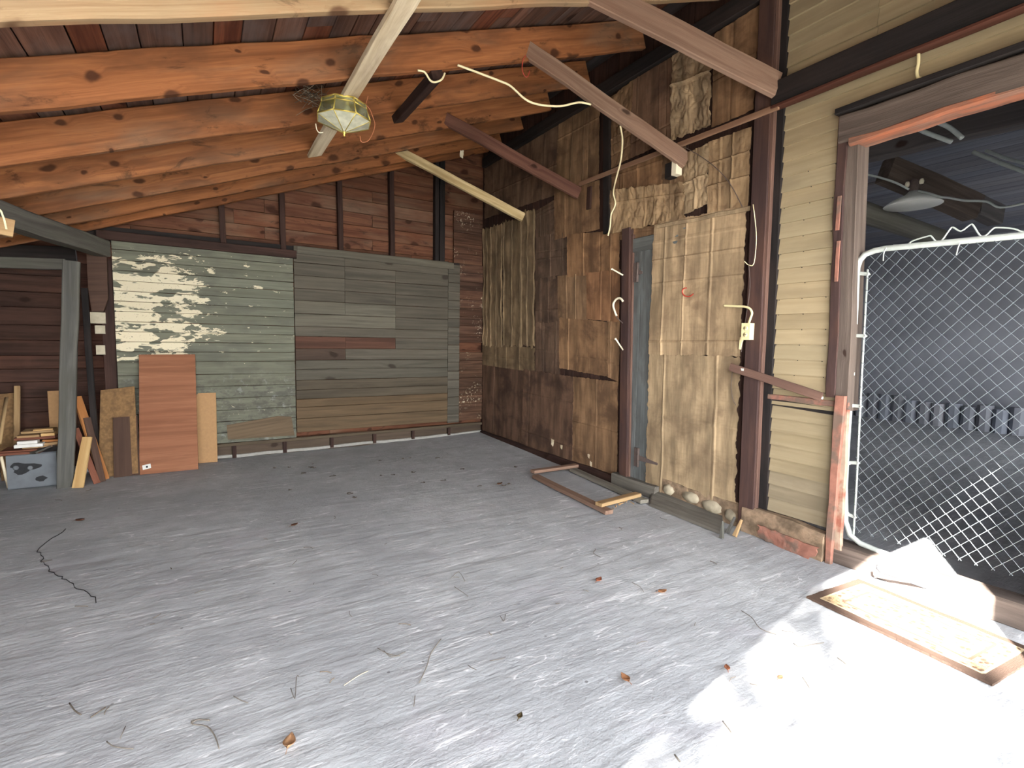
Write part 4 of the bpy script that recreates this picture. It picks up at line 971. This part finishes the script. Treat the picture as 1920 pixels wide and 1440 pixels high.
# tilted lath across the siding
A = at_x(1369, 688, XW - .10); B = at_x(1541, 744, XW - .06); b = MB(); b.plank(A, B, (0, 0, 1), 0.055, 0.012, 8, .002, .003)
lt = tag(b.build('tilted_lath', M['brown_strip']), 'tilted brown lath nailed from the cardboard panel across the siding', 'lath')
for px_, py in ((1392, 693), (1504, 733), (1540, 746)):
    c = at_x(px_, py, XW - .10 + .04 * (px_ - 1392) / 148); b = MB(); b.sheet([c + V3((0, .012, .008)), c + V3((0, -.012, .008)), c + V3((0, -.010, -.008)), c + V3((0, .008, -.008))], OUT, .001, .002, 4, 4, .002, ragged=.1); b.build('paint_fleck', M['white_wood'], lt)
# trim around the siding: middle rail, ragged reddish boards at the doorway
A = at_x(1441, 742, XW - .022); B = at_x(1592, 760, XW - .022); b = MB(); b.plank(A, B, (0, 0, 1), .035, .02, 10, .003, .006); tag(b.build('siding_trim', M['red_paint']), 'flaking red trim between the upper and the lower siding', 'trim')
b = MB(); b.plank(A + V3((.008, 0, -.04)), B + V3((.008, 0, -.05)), (0, 0, 1), .045, .012, 10, .003, .004); tag(b.build('siding_trim', M['black']), 'dark strip just below the flaking red trim', 'trim')
A = at_x(1576, 742, XW - .05); B = at_x(1553, 1066, XW - .09); b = MB(); b.plank(A, B, (0, 1, 0), .06, .03, 18, .004, .010, w2=.035); tag(b.build('broken_trim_board', M['red_paint']), 'broken red painted trim board standing at the lower doorway corner', 'board')
A = at_x(1585, 768, XW - .035); B = at_x(1572, 1030, XW - .05); b = MB(); b.plank(A, B, (0, 1, 0), .045, .03, 16, .004, .010); tag(b.build('peeled_trim_board', M['peeled']), 'peeled whitish trim board right of the broken red one', 'board')
# doorway of the house: jamb, ragged outer board, header with drip edge, sill
vstrip('door_jamb', 1600, 214, 1577, 770, 0.035, 0.075, 0.13, 'weather', 'brown weathered jamb post at the left side of the house doorway', 'jamb', 16, .004)
vstrip('ragged_casing', 1581, 214, 1557, 745, 0.045, 0.055, 0.035, 'red_dark', 'ragged dark casing board between the siding and the jamb', 'board', 20, .010)
for k, (px_, py, h) in enumerate(((1572, 400, .10), (1570, 490, .12))):
    A = at_x(px_, py, XW - .055); b = MB(); b.plank(A + V3((0, 0, h)), A - V3((0, 0, h)), (0, 1, 0), .022, .008, 8, .002, .006); tag(b.build('paint_flake', M['red_paint']), ('upper' if k == 0 else 'lower') + ' strip of red paint left on the ragged casing', 'paint')
A = at_x(1577, 232, XW - .04); B = V3((XW - .04, -.45, A.z)); hd = empty('doorway_header', A); tag(hd, 'weathered header beam over the house doorway with peeling orange underside', 'header')
zc = at_x(1620, 222, XW - .06).z
zt_ = at_x(1573, 206, XW - .06).z; zb_ = at_x(1613, 262, XW - .06).z
b = MB(); b.plank((XW + .01, A.y, (zt_ + zb_) / 2 - .01), (XW + .01, .55, (zt_ + zb_) / 2 - .01), (0, 0, 1), zt_ - zb_ - .05, .14, 24, .008, .012); b.build('timber', M['weather'], hd)
M['header_under'] = wood('flaking_header_wood', (150, 112, 94), (96, 70, 60), knots=0.05, dirt=(168, 100, 72), dirt_amt=0.85, dirt_scale=3.5, bump=0.8)
b = MB(); b.plank((XW - .0, A.y - .06, zb_ + .015), (XW - .0, .55, zb_ + .015), (0, 0, 1), .045, .13, 30, .012, .016); o = b.build('flaking_underside', M['header_under'], hd); o['label'] = 'flaking orange red underside'
b = MB(); b.plank((XW - .02, A.y + .02, zt_ - .01), (XW - .02, .55, zt_ - .01), (0, 0, 1), .035, .12, 10, .004, .003); b.build('drip_cap', M['black'], hd)
tube_thing('hooked_pipe', [(1722, 100), (1722, 118), (1719, 134), (1721, 145), (1726, 147)], .008, 'outlet', 'short bent cream pipe coming out of the siding above the doorway', 'pipe', prot=.05)
b = MB(); b.plank((XW + .02, 1.56, .055), (XW + .02, .60, .055), (0, 0, 1), .13, .16, 20, .012, .008); tag(b.build('doorway_sill', M['weather']), 'worn wooden sill of the house doorway, partly in glaring sun', 'sill')

# plank and stones at the foot of the covered panel
p4 = [at_x(1222, 921, XW - .06), at_x(1350, 966, XW - .06), at_z(1350, 1002), at_z(1216, 948)]
b = MB(); b.prism([p4[0], p4[1] + V3((0, 0, -.02)), at_x(1352, 985, XW - .10), p4[2], p4[3]], V3((.025, 0, .012)))
tag(b.build('slate_plank', M['slate']), 'grey plank on edge leaning at the foot of the covered panel', 'plank')
stones = [(1256, 917, .065, .05), (1298, 932, .095, .05), (1338, 949, .10, .055), (1372, 965, .05, .05)]
nm = ['leftmost', 'second from left', 'third from left', 'rightmost']
for k, (px_, py, rx, rz) in enumerate(stones):
    c = at_x(px_, py, XW - .015); b = MB(); n = 12; prof = []
    for i in range(9):
        a = math.pi * i / 8; prof.append((max(.002, math.sin(a)) * 1.0, -math.cos(a)))
    vs0 = len(b.v); b.lathe((0, 0, 0), prof, n)
    b.v = [V3((c.x + v.x * .05 * (1 + .25 * noise.noise((v.x * 2 + k, v.y * 2, v.z * 2))), c.y + v.y * rx * (1 + .25 * noise.noise((v.x * 2, v.y * 2 + k, v.z * 2))), c.z + v.z * rz * (1 + .2 * noise.noise((v.x * 2, v.y * 2, v.z * 2 + k))))) for v in b.v]
    b.loc = [tuple(v) for v in b.v]
    tag(b.build('fieldstone', M['stone']), f'pale stone in the row under the covered panel, {nm[k]}', 'stone', 'stones under the covered panel')
b = MB(); b.plank((XW - .0, 2.9, .09), (XW - .0, 2.1, .07), (0, 0, 1), .2, .07, 10, .01, .012); struct(b.build('rubble_footing', M['soil'], wall_right))
for k, (px_, py, dx) in enumerate(((1364, 985, 0), (1378, 992, .01), (1352, 995, -.02))):
    A = at_z(px_, py + 14); b = MB(); b.plank(A, A + V3((.05 + dx, random.uniform(-.03, .03), .11)), (0, 1, 0), .03, .018, 5, .003, .006, w2=.012)
    tag(b.build('bark_chip', M['tan' if k == 1 else 'grey_wood']), ('left-hand', 'right-hand', 'nearest')[(2, 1, 0)[k] if k else 2] + ' splintered chip standing at the foot of the dark red post' if False else ('tallest', 'paler', 'nearest')[k] + ' splintered chip standing at the foot of the dark red post', 'chip')

# ------------------------------------------------------------------ chain link gate in the house doorway
XG = XW + 0.03
gp = lambda x, y, dx=0.0: at_x(x, y, XG + dx)
gate = empty('chain_link_gate', gp(1640, 1030)); tag(gate, 'galvanised chain link gate closing the house doorway', 'gate')
fpts = [(1920, 441), (1660, 466), (1640, 470), (1622, 477), (1612, 488), (1607.5, 501), (1606.5, 514), (1602, 610), (1597, 700), (1588, 832), (1584, 911), (1585, 977), (1594, 1003), (1613, 1019), (1642, 1031), (1920, 1143)]
P = [gp(x, y) for x, y in fpts]
e0 = P[0].copy(); e0.y = 0.645; e1 = P[-1].copy(); e1.y = 0.645; e1.z -= 0.01
b = MB(); b.tube([e0] + P + [e1], 0.0165, 10); b.build('pipe_frame', M['galv'], gate)
b = MB(); bt, bm_, bb = gp(1627, 505), gp(1616, 700), gp(1600, 1006); b.tube([bt, bm_, gp(1606, 911), bb], 0.0055, 6); bar = b.build('tension_bar', M['galv'], gate)
for k in range(22):
    b = MB(); p = bt.lerp(bb, (k + .7) / 22.5); b.tube([p + V3((0, .008, .004)), p + V3((-.008, 0, 0)), p + V3((0, -.008, -.004))], .0025, 5); b.build('wire_wrap', M['wire'], bar)
for (xa, ya_, xb, yb_) in ((1604, 512, 1629, 514), (1599, 629, 1623, 630), (1594, 760, 1615, 762), (1588, 867, 1610, 868), (1585, 962, 1604, 970)):
    b = MB(); A, B = gp(xa, ya_), gp(xb, yb_); b.plank(A, B, (0, 0, 1), .020, .012, 2, .003); b.lathe(A, ((.021, -.01), (.021, .01)), 12, (0, 0, 1)); b.tube([B + V3((-.012, 0, 0)), B + V3((.012, 0, 0))], .006, 6)
    b.build('tension_band', M['galv'], gate)
p_, hh = 0.0335, 0.0735
ybar0, zt0, zb0 = bt.y - 0.004, gp(1660, 478).z, 0.17
b = MB(); yy0 = ybar0 + 0.0
i = 0
while True:
    y0 = bb.y + (bt.y - bb.y) * 0.5 - i * p_; y1 = y0 - p_
    if y1 < 0.66: break
    pts = []; nz = int((zt0 - zb0) / (hh / 2)); zt_i = zt0 + 0.02 - 0.0
    for j in range(nz + 1):
        z = zt_i - j * hh / 2; tilt = (bt.y - bb.y) * ((z - zb0) / (zt0 - zb0) - 0.5)
        left = ((j + i) % 2 == 0); base = y0 if left else y1
        sag = 0.006 * noise.noise((i * .2, z * 2, 3)); 
        pts.append(V3((XG + (0.003 if left else -0.003) + 0.010 * noise.noise((i * .12, z * 1.3, 9)), base + tilt + sag, z + 0.02 * (base - 1.1) * -1)))
    b.tube(pts, 0.0021, 4)
    for q, nx_ in ((pts[0], pts[1]), (pts[-1], pts[-2])): b.tube([q, q + V3((.008, (nx_ - q).y * .15, .012 if q is pts[0] else -.012))], .002, 4)
    i += 1
fab = b.build('chain_link_fabric', M['wire'], gate); 
for a, c, d_ in (((1662, 464), (1657, 475), (1656, 489)), ((1800, 455), (1796, 465), (1793, 478))):
    b = MB(); b.tube(smooth([gp(*a, -.02), gp(*c, -.02), gp(*d_, -.005)]), .003, 6); b.build('wire_tie', M['galv'], gate)
zz = [(550, 192), (620, 190), (665, 188), (690, 180), (730, 150), (870, 108), (900, 118), (935, 155), (985, 150), (1060, 50), (1090, 30), (1160, 65), (1245, 6), (1275, 18), (1330, 102), (1380, 106), (1450, 42), (1500, 32), (1640, 44), (1700, 68), (1740, 68)]
b = MB(); b.tube(smooth([gp(1560 + x / 4.8, 420 + y / 4.8) for x, y in zz], 3), .0042, 6)
tag(b.build('crimped_wire', M['galv']), 'crimped white wire zigzagging along the top pipe of the gate', 'wire')

# ------------------------------------------------------------------ rug and the thin rod in the sunlight
A = at_z(1512, 1121); B = at_z(1861, 1287); eu = (B - A); Lr = eu.length; eu.normalize(); ev = V3((-eu.y, eu.x, 0)); Wr = 0.47
b = MB(); vs = []; ls = []; fs = []; nu, nv = 60, 34
for j in range(nv + 1):
    for i in range(nu + 1):
        u = Lr * i / nu; v = Wr * j / nv; d = min(u, v, Lr - u, Wr - v)
        rag = 0.004 * noise.noise((u * 40, v * 40, 0)) if d < 1e-6 else 0
        vs.append(A + eu * (u + rag) + ev * (v + rag) + V3((0, 0, 0.010 + 0.003 * noise.noise((u * 9, v * 9, 2))))); ls.append((u, v, d))
m_ = len(vs)
vs += [V3((p.x, p.y, -0.001)) for p in vs]; ls += ls[:m_]
for j in range(nv):
    for i in range(nu):
        q = (j * (nu + 1) + i, j * (nu + 1) + i + 1, (j + 1) * (nu + 1) + i + 1, (j + 1) * (nu + 1) + i); fs.append(q); fs.append(tuple(m_ + t for t in reversed(q)))
rim = [i for i in range(nu)] + [j * (nu + 1) + nu for j in range(nv)] + [nv * (nu + 1) + i for i in range(nu, 0, -1)] + [j * (nu + 1) for j in range(nv, 0, -1)]
for k in range(len(rim)): a, c = rim[k], rim[(k + 1) % len(rim)]; fs.append((a, m_ + a, m_ + c, c))
b.add(vs, fs, ls)
tag(b.build('door_mat', M['rug']), 'worn brown patterned door mat lying in the sun before the gate', 'mat')
b = MB(); b.tube([at_z(1645, 1060, .12), at_z(1645, 1066, .10), at_z(1650, 1072, .09), at_z(1705, 1091, .06), at_z(1757, 1110, .03)], .006, 6)
tag(b.build('bent_rod', M['soot']), 'thin dark bent rod lying in the brightest sun behind the mat', 'rod')

# ------------------------------------------------------------------ brass lamp under the whitewashed plank
lc = at_y(645, 222, 3.62); top_z = roof_z(0.86) - 0.035
lamp = empty('ceiling_lamp', lc + V3((0, 0, -.11))); tag(lamp, 'octagonal brass and glass ceiling lamp hanging under the whitewashed plank', 'lamp')
def ring(r, z, ph=0.2): return [lc + V3((r * math.cos(ph + k * math.pi / 4), r * math.sin(ph + k * math.pi / 4), z)) for k in range(8)]
r1, r2, r3, r4 = ring(.150, .088), ring(.154, .060), ring(.180, -.018), ring(.012, -.088)
b = MB()
for rr in (r1, r2, r3):
    for k in range(8): b.tube([rr[k], rr[(k + 1) % 8]], .0045, 6)
for k in range(8):
    b.tube([r1[k], r2[k]], .0045, 6); b.tube([r2[k], r3[k]], .0045, 6); b.tube([r3[k], r4[k]], .0038, 6)
b.build('brass_frame', M['brass'], lamp)
for nm, ra, rb in (('band_pane', r1, r2), ('side_pane', r2, r3), ('lower_pane', r3, r4)):
    for k in range(8):
        a = [ra[k], ra[(k + 1) % 8], rb[(k + 1) % 8], rb[k]]; n_ = (a[1] - a[0]).cross(a[2] - a[0]).normalized()
        b = MB(); b.prism(a, n_ * -.002); b.build(nm, M['frost' if nm == 'lower_pane' else 'glass'], lamp)
b = MB(); b.lathe(lc + V3((0, 0, -.118)), ((.003, 0), (.008, .006), (.006, .014), (.014, .022), (.010, .032), (.016, .036)), 12); b.build('finial', M['brass'], lamp)
b = MB(); b.lathe(lc + V3((0, 0, .08)), ((.145, 0), (.145, .006), (.05, .012), (.05, max(.03, top_z - lc.z - .08))), 16); b.build('canopy_plate', M['brass'], lamp)
for k in range(3):
    a = .6 + k * 2.1; c = lc + V3((.07 * math.cos(a), .07 * math.sin(a), .022))
    b = MB(); b.lathe(c, ((.004, -.03), (.016, -.022), (.024, 0), (.018, .022), (.013, .034)), 12); bl = b.build('bulb', M['enamel'], lamp)
    b = MB(); b.lathe(c + V3((0, 0, .034)), ((.014, 0), (.014, .065)), 10); b.build('bulb_socket', M['brass'], bl)
def wire3(name, pts, r, mat, lab, cat='wire', n=6): b = MB(); b.tube(smooth(pts), r, n); return tag(b.build(name, M[mat]), lab, cat)
L3 = lambda x, y, Y=3.55: at_y(x, y, Y)
wire3('loose_wire', [L3(686, 196), L3(694, 206), L3(700, 222), L3(703, 234), L3(699, 250), L3(690, 264), L3(678, 266), L3(675, 255)], .0022, 'copper', 'copper wire looping down right of the brass lamp')
wire3('loose_wire', [L3(684, 204), L3(688, 188), L3(690, 180)], .002, 'copper', 'short copper wire end sticking up right of the brass lamp')
wire3('loose_wire', [L3(592, 232), L3(594, 243), L3(599, 249), L3(606, 248)], .003, 'white', 'short white wire curling below left of the brass lamp')
b = MB()
for k in range(60):
    c = at_y(585 + random.gauss(0, 12), 180 + random.gauss(0, 9), 3.78); d = V3((random.uniform(-1, 1), random.uniform(-1, 1), random.uniform(-.6, .8))).normalized() * random.uniform(.03, .08)
    b.tube([c - d, c + d * .1 + V3((0, 0, random.uniform(-.01, .01))), c + d], .0018, 4, tint=random.choice(((.5, .45, .4), (.8, .7, .6), (1.9, 1.8, 1.6))))
nest = tag(b.build('straw_nest', M['twig']), 'ragged nest of dark straw and pale bits above left of the brass lamp', 'nest'); nest['kind'] = 'stuff'

# cables and hooks under the roof
wire3('hanging_cable', [at_y(x, y, 3.26 - .2 * k / 8) for k, (x, y) in enumerate(((858, 122), (893, 135), (940, 153), (958, 162), (985, 186), (1010, 196), (1050, 199), (1085, 192), (1108, 196)))], .0075, 'cream_wire', 'long cream cable sagging from the rafter to the grey brace', 'cable', 8)
wire3('cable_loop', [at_y(x, y, 3.25) for x, y in ((783, 132), (796, 135), (806, 150), (815, 154), (828, 149), (834, 137))], .0065, 'cream_wire', 'short cream cable loop under the rafter beside the dark block', 'cable', 8)
wire3('dangling_cable', [at_x(x, y, 2.80 + .40 * min(1, k / 4)) for k, (x, y) in enumerate(((1163, 236), (1167, 262), (1164, 300), (1154, 340), (1150, 362), (1154, 382), (1146, 402), (1144, 424), (1140, 442)))], .007, 'cream_wire', 'cream cable dangling from the grey brace down the cardboard', 'cable', 8)
wire3('red_hook', [at_y(x, y, 3.27) for x, y in ((986, 104), (981, 112), (979, 128), (983, 141), (989, 144), (993, 133))], .0035, 'red_wire', 'thin red hook hanging from the orange brown rafter', 'hook')
b = MB(); c = at_y(865, 290, 5.7); b.sheet([c + V3((-.03, 0, .04)), c + V3((.03, 0, .045)), c + V3((.02, 0, -.045)), c + V3((-.02, 0, -.03))], FRONT, .0, .002, 8, 8, .02, ragged=.15, crumple=.02)
tag(b.build('paper_scrap', M['white']), 'small white scrap hanging in the dark under the far rafters', 'scrap')

# ------------------------------------------------------------------ inside the house, seen through the doorway
def hbeam(p, q, w, t, mat, lab, cat='beam', wob=.008):
    b = MB(); b.plank(p, q, (0, 0, 1), w, t, 10, .01, wob); tag(b.build('house_beam', M[mat]), lab, cat, 'timbers inside the house')
hbeam(at_x(1560, 300, 4.7), at_x(1990, 196, 4.7), .16, .12, 'house_dark', 'dim beam inside the house, highest, just under the doorway header')
hbeam(at_x(1560, 350, 6.6), at_x(1990, 236, 6.6), .18, .12, 'house_dark', 'dim beam inside the house crossing behind the two short pipes')
hbeam(at_x(1660, 318, 5.2), at_x(1826, 390, 6.0), .22, .14, 'weather', 'brownish beam inside the house right of the white lamp shade')
hbeam(at_x(1826, 385, 6.02), at_x(1868, 404, 6.4), .18, .12, 'house_dark', 'dark stub continuing the brownish beam inside the house')
b = MB(); b.tube([at_x(1580, 385, 5.0), at_x(1660, 412, 5.3), at_x(1760, 446, 5.8)], .10, 12, r2=.08); tag(b.build('round_log', M['grey_wood']), 'rough round log inside the house at the left of the doorway', 'log')
for pts, X, r, lab in (([(1705, 232), (1730, 246), (1745, 252), (1784, 266)], 4.4, .015, 'left of the two short pale pipes under the doorway header'), ([(1742, 224), (1772, 235), (1788, 245), (1804, 259)], 4.4, .015, 'right of the two short pale pipes under the doorway header'),
                      ([(1824, 285), (1860, 299), (1915, 320), (1950, 332)], 5.4, .016, 'lower of two pale pipes at the right edge inside the house'), ([(1848, 282), (1880, 295), (1920, 306), (1950, 316)], 5.6, .013, 'upper of two pale pipes at the right edge inside the house')):
    wire3('ceiling_pipe', [at_x(x, y, X) for x, y in pts], r, 'galv', lab, 'pipe', 8)
wire3('ceiling_wire', [at_x(x, y, 5.0) for x, y in ((1600, 320), (1620, 326), (1650, 333), (1680, 343), (1704, 355))], .009, 'galv', 'pale wire inside the house sloping down to the lamp shade', 'wire')
wire3('ceiling_wire', [at_x(x, y, 5.1) for x, y in ((1722, 358), (1740, 362), (1762, 369), (1780, 371), (1808, 376), (1850, 378), (1876, 389), (1925, 380))], .009, 'galv', 'pale wire inside the house running right from the lamp shade', 'wire')
sc_ = at_x(1711, 386, 5.15); sh = empty('shade_lamp', sc_); tag(sh, 'white enamel lamp shade hanging inside the dark house', 'lamp')
b = MB(); b.lathe(sc_, ((.20, 0), (.205, .006), (.15, .05), (.06, .09), (.035, .12), (.03, .12), (.055, .085), (.145, .045), (.195, .004)), 20); b.build('shade', M['enamel'], sh)
b = MB(); b.lathe(sc_ + V3((0, 0, .11)), ((.03, 0), (.03, .10), (.012, .11)), 12); b.build('lamp_holder', M['iron'], sh)
for dx in (-.05, .05): b = MB(); b.lathe(sc_ + V3((0, dx, .17)), ((.014, 0), (.018, .02), (.012, .04)), 10); b.build('insulator', M['white'], sh)
# rubble along the far house wall
b = MB()
for k in range(40):
    c = V3((10.8, -0.2 + k * .2, .28)); b.box(c + V3((-.1, 0, -.3)), c + V3((.1, .19, random.uniform(.06, .2))), 2, tv(.2), ch=.06)
struct(b.build('plinth_house', M['house_wall']))

# ------------------------------------------------------------------ litter on the floor
def leaf(px_, py, size, ang, mat_t, lab, curl=.35):
    c = at_z(px_, py, .004); vs = []; ls = []; fs = []; n = 8; m = 5
    for i in range(n + 1):
        t = i / n; w_ = size * .32 * math.sin(math.pi * (t ** .8)) + .0006
        for j in range(m):
            s = (j - 2) / 2; x = (t - .5) * size; y = s * w_; z = curl * size * (s * s * .5 + (t - .5) ** 2) + .002 * noise.noise((x * 90, y * 90, px_))
            vs.append(c + V3((x * math.cos(ang) - y * math.sin(ang), x * math.sin(ang) + y * math.cos(ang), z))); ls.append((x, y, z))
    k = len(vs); vs += [v - V3((0, 0, .0012)) for v in vs]; ls += ls[:k]
    for i in range(n):
        for j in range(m - 1):
            q = (i * m + j, (i + 1) * m + j, (i + 1) * m + j + 1, i * m + j + 1); fs += [q, tuple(k + a for a in reversed(q))]
    rim = [i * m for i in range(n)] + [n * m + j for j in range(m - 1)] + [i * m + m - 1 for i in range(n, 0, -1)] + [j for j in range(m - 1, 0, -1)]
    for a in range(len(rim)): u, v = rim[a], rim[(a + 1) % len(rim)]; fs.append((u, k + u, k + v, v))
    b = MB(); b.add(vs, fs, ls, mat_t, True); b.tube([c + V3((-math.cos(ang) * size * .5, -math.sin(ang) * size * .5, curl * size * .25)), c + V3((-math.cos(ang) * size * .8, -math.sin(ang) * size * .8, curl * size * .1))], .0012, 4, mat_t)
    tag(b.build('dry_leaf', M['leaf']), lab, 'leaf', 'dry leaves on the floor')
leaf(543, 1393, .06, 1.2, (1.1, 1.12, 1.0), 'pale tan leaf lying nearest to the viewer')
leaf(1123, 1088, .05, .3, (.85, .5, .42), 'red leaf lying left of the orange leaf, mid floor')
leaf(1242, 1110, .05, -.3, (.95, .78, .6), 'orange curled leaf lying right of the red leaf')
leaf(1172, 1273, .05, 1.5, (.9, .75, .6), 'brown folded leaf lying on the bright floor below the orange leaf')
leaf(1363, 1253, .035, .8, (.9, .6, .5), 'small reddish leaf at the rim of the glaring patch')
leaf(1463, 1271, .03, .0, (.5, .5, .45), 'small grey leaf inside the glaring patch')
leaf(975, 1343, .03, .6, (.25, .32, .22), 'small dark green leaf crumb on the bright floor')
leaf(937, 908, .06, .1, (.3, .26, .24), 'dark curled leaf far back on the floor before the wooden frame')
leaf(552, 985, .05, .4, (.32, .26, .24), 'dark crumpled leaf in the middle of the far floor')
leaf(150, 976, .05, .0, (.3, .22, .2), 'dark leaf on the floor near the crack at the left')
TW = 'thin dry twig lying loose on the concrete floor'
def twig(pts, r=.0018, tint=(1, 1, 1), lab=TW):
    b = MB(); b.tube(smooth([at_z(x, y, r + .001) for x, y in pts], 3), r * .75, 5, tint); o = b.build('twig', M['twig']); tag(o, lab, 'twig', 'twigs on the floor' if lab == TW else None)
twig([(786, 1280), (800, 1250), (808, 1225), (827, 1198)], .0028)
twig([(360, 1355), (372, 1349), (393, 1351)], .003); 
twig([(411, 1404), (403, 1380), (388, 1362), (362, 1358), (362, 1350), (392, 1349)], .0028, (1, 1, 1), 'hook shaped grey twig lying near the front of the floor')
twig([(1390, 1145), (1410, 1158), (1425, 1178), (1455, 1189)], .0025)
twig([(1545, 1205), (1530, 1207), (1500, 1212), (1488, 1206)], .0025); twig([(1570, 1233), (1580, 1240), (1586, 1245)], .003)
twig([(1505, 1270), (1512, 1280), (1518, 1290)], .003); twig([(1355, 1352), (1365, 1365), (1372, 1375)], .003)
twig([(1265, 1415), (1275, 1428)], .004); twig([(545, 1290), (553, 1310), (556, 1270), (560, 1268)], .002)
twig([(200, 1390), (215, 1400), (250, 1404)], .0025); twig([(225, 1385), (235, 1362)], .002); twig([(130, 1318), (140, 1332), (152, 1340)], .003, (.7, .65, .6)); twig([(170, 1345), (185, 1335), (198, 1326)], .003, (.7, .65, .6))
twig([(438, 1305), (450, 1312), (465, 1318)], .002); twig([(645, 1285), (670, 1268), (690, 1258)], .003, (2.2, 2.2, 2.1), 'pale straight twig on the floor left of the long dark twig')
twig([(720, 1220), (735, 1232), (760, 1222)], .002); twig([(708, 1215), (728, 1226), (750, 1230)], .002)
twig([(845, 1085), (860, 1072), (872, 1090)], .002); twig([(852, 1100), (870, 1112), (878, 1118)], .002)
twig([(938, 1155), (945, 1165), (948, 1152)], .002); twig([(1185, 1092), (1200, 1100), (1207, 1110)], .002)
random.seed(21)
for k in range(54):
    px_ = random.uniform(60, 1480); py = 870 + 480 * random.random() ** 1.4
    if py < 915 and px_ < 430: continue
    c = at_z(px_, py)
    if c.x > 3.1 or c.y > 6.0: continue
    a = random.uniform(0, 6.28); l = random.uniform(.010, .034); d = V3((math.cos(a), math.sin(a), 0)); n_ = V3((-d.y, d.x, 0)); r = random.uniform(.001, .0022)
    b = MB(); b.tube(smooth([c - d * l + V3((0, 0, r)), c + n_ * random.uniform(-.3, .3) * l + V3((0, 0, r + .001)), c + d * l + V3((0, 0, r))], 3), r, 5, random.choice(((.6, .55, .5), (.9, .85, .8), (1.1, 1, .9))))
    tag(b.build('twig', M['twig']), TW, 'twig', 'twigs on the floor')

random.seed(33)
for k in range(26):
    px_ = random.gauss(760, 170); py = random.uniform(850, 935)
    c = at_z(px_, py, .002)
    if c.y > 5.9 or c.x > 3.0 or c.x < -.2: continue
    l = random.uniform(.012, .03); a = random.uniform(0, 6.28); b = MB()
    b.tube(smooth([c + V3((l * math.cos(a + q), l * math.sin(a + q) * .7, .002 + .006 * abs(math.sin(q * 2)))) for q in (0, .9, 1.9, 3.0, 4.2)], 3), .003, 5, (.42, .38, .35))
    tag(b.build('leaf_curl', M['twig']), 'small dark curled bit of leaf scattered on the far floor', 'leaf', 'dark leaf bits on the far floor')

# ------------------------------------------------------------------ unseen leaf cloud and trunk, added to thin the sun over the floor
TD = 17.0
la = at_z(1150, 1250); lb = at_z(870, 1440)
b = MB(); random.seed(5)
def sun_amount(x, y):
    """share of the sun the added leaves are meant to let through, as it falls on the floor: full past the mat's edge, thin dapple left of it"""
    st = lambda v, a, b: max(0.0, min(1.0, (v - a) / (b - a)))
    edge = 2.80 - 0.16 * math.exp(-((y - 0.95) / 0.3) ** 2) + max(0, y - 1.1) * 0.5
    return max(0.012 + 0.17 * st(y, 1.46, 0.80) * st(x, -0.3, 0.9), st(x, edge - 0.04, edge + 0.10))
n = 0
for k in range(34000):
    x = random.uniform(-2.2, 3.0); y = random.uniform(-0.9, 2.2)
    f = sun_amount(x, y)
    if random.random() > min(1, -math.log(max(f, 1e-3)) / 9.0): continue
    o = V3((x, y, 0)) - SUN_DIR * (TD + random.uniform(-2.5, 2.5)); a = V3((random.uniform(-1, 1), random.uniform(-1, 1), random.uniform(-1, 1))).normalized(); e = a.orthogonal().normalized(); g_ = a.cross(e); s = random.uniform(.05, .085)
    b.add([o - e * s, o - g_ * s * .5, o + e * s, o + g_ * s * .5], [(0, 1, 2, 3)], [(0, 0, 0)] * 4)
blocker = b.build('sun_blocker_leaves', M['leaf']); blocker['kind'] = 'structure'
b = MB(); c = V3((0.4, .8, 0)) - SUN_DIR * TD; b.tube([V3((c.x, c.y, -.1)), V3((c.x + .2, c.y, c.z * .6)), c], .25, 10, r2=.08); tr = struct(b.build('sun_blocker_trunk', M['twig'], blocker))
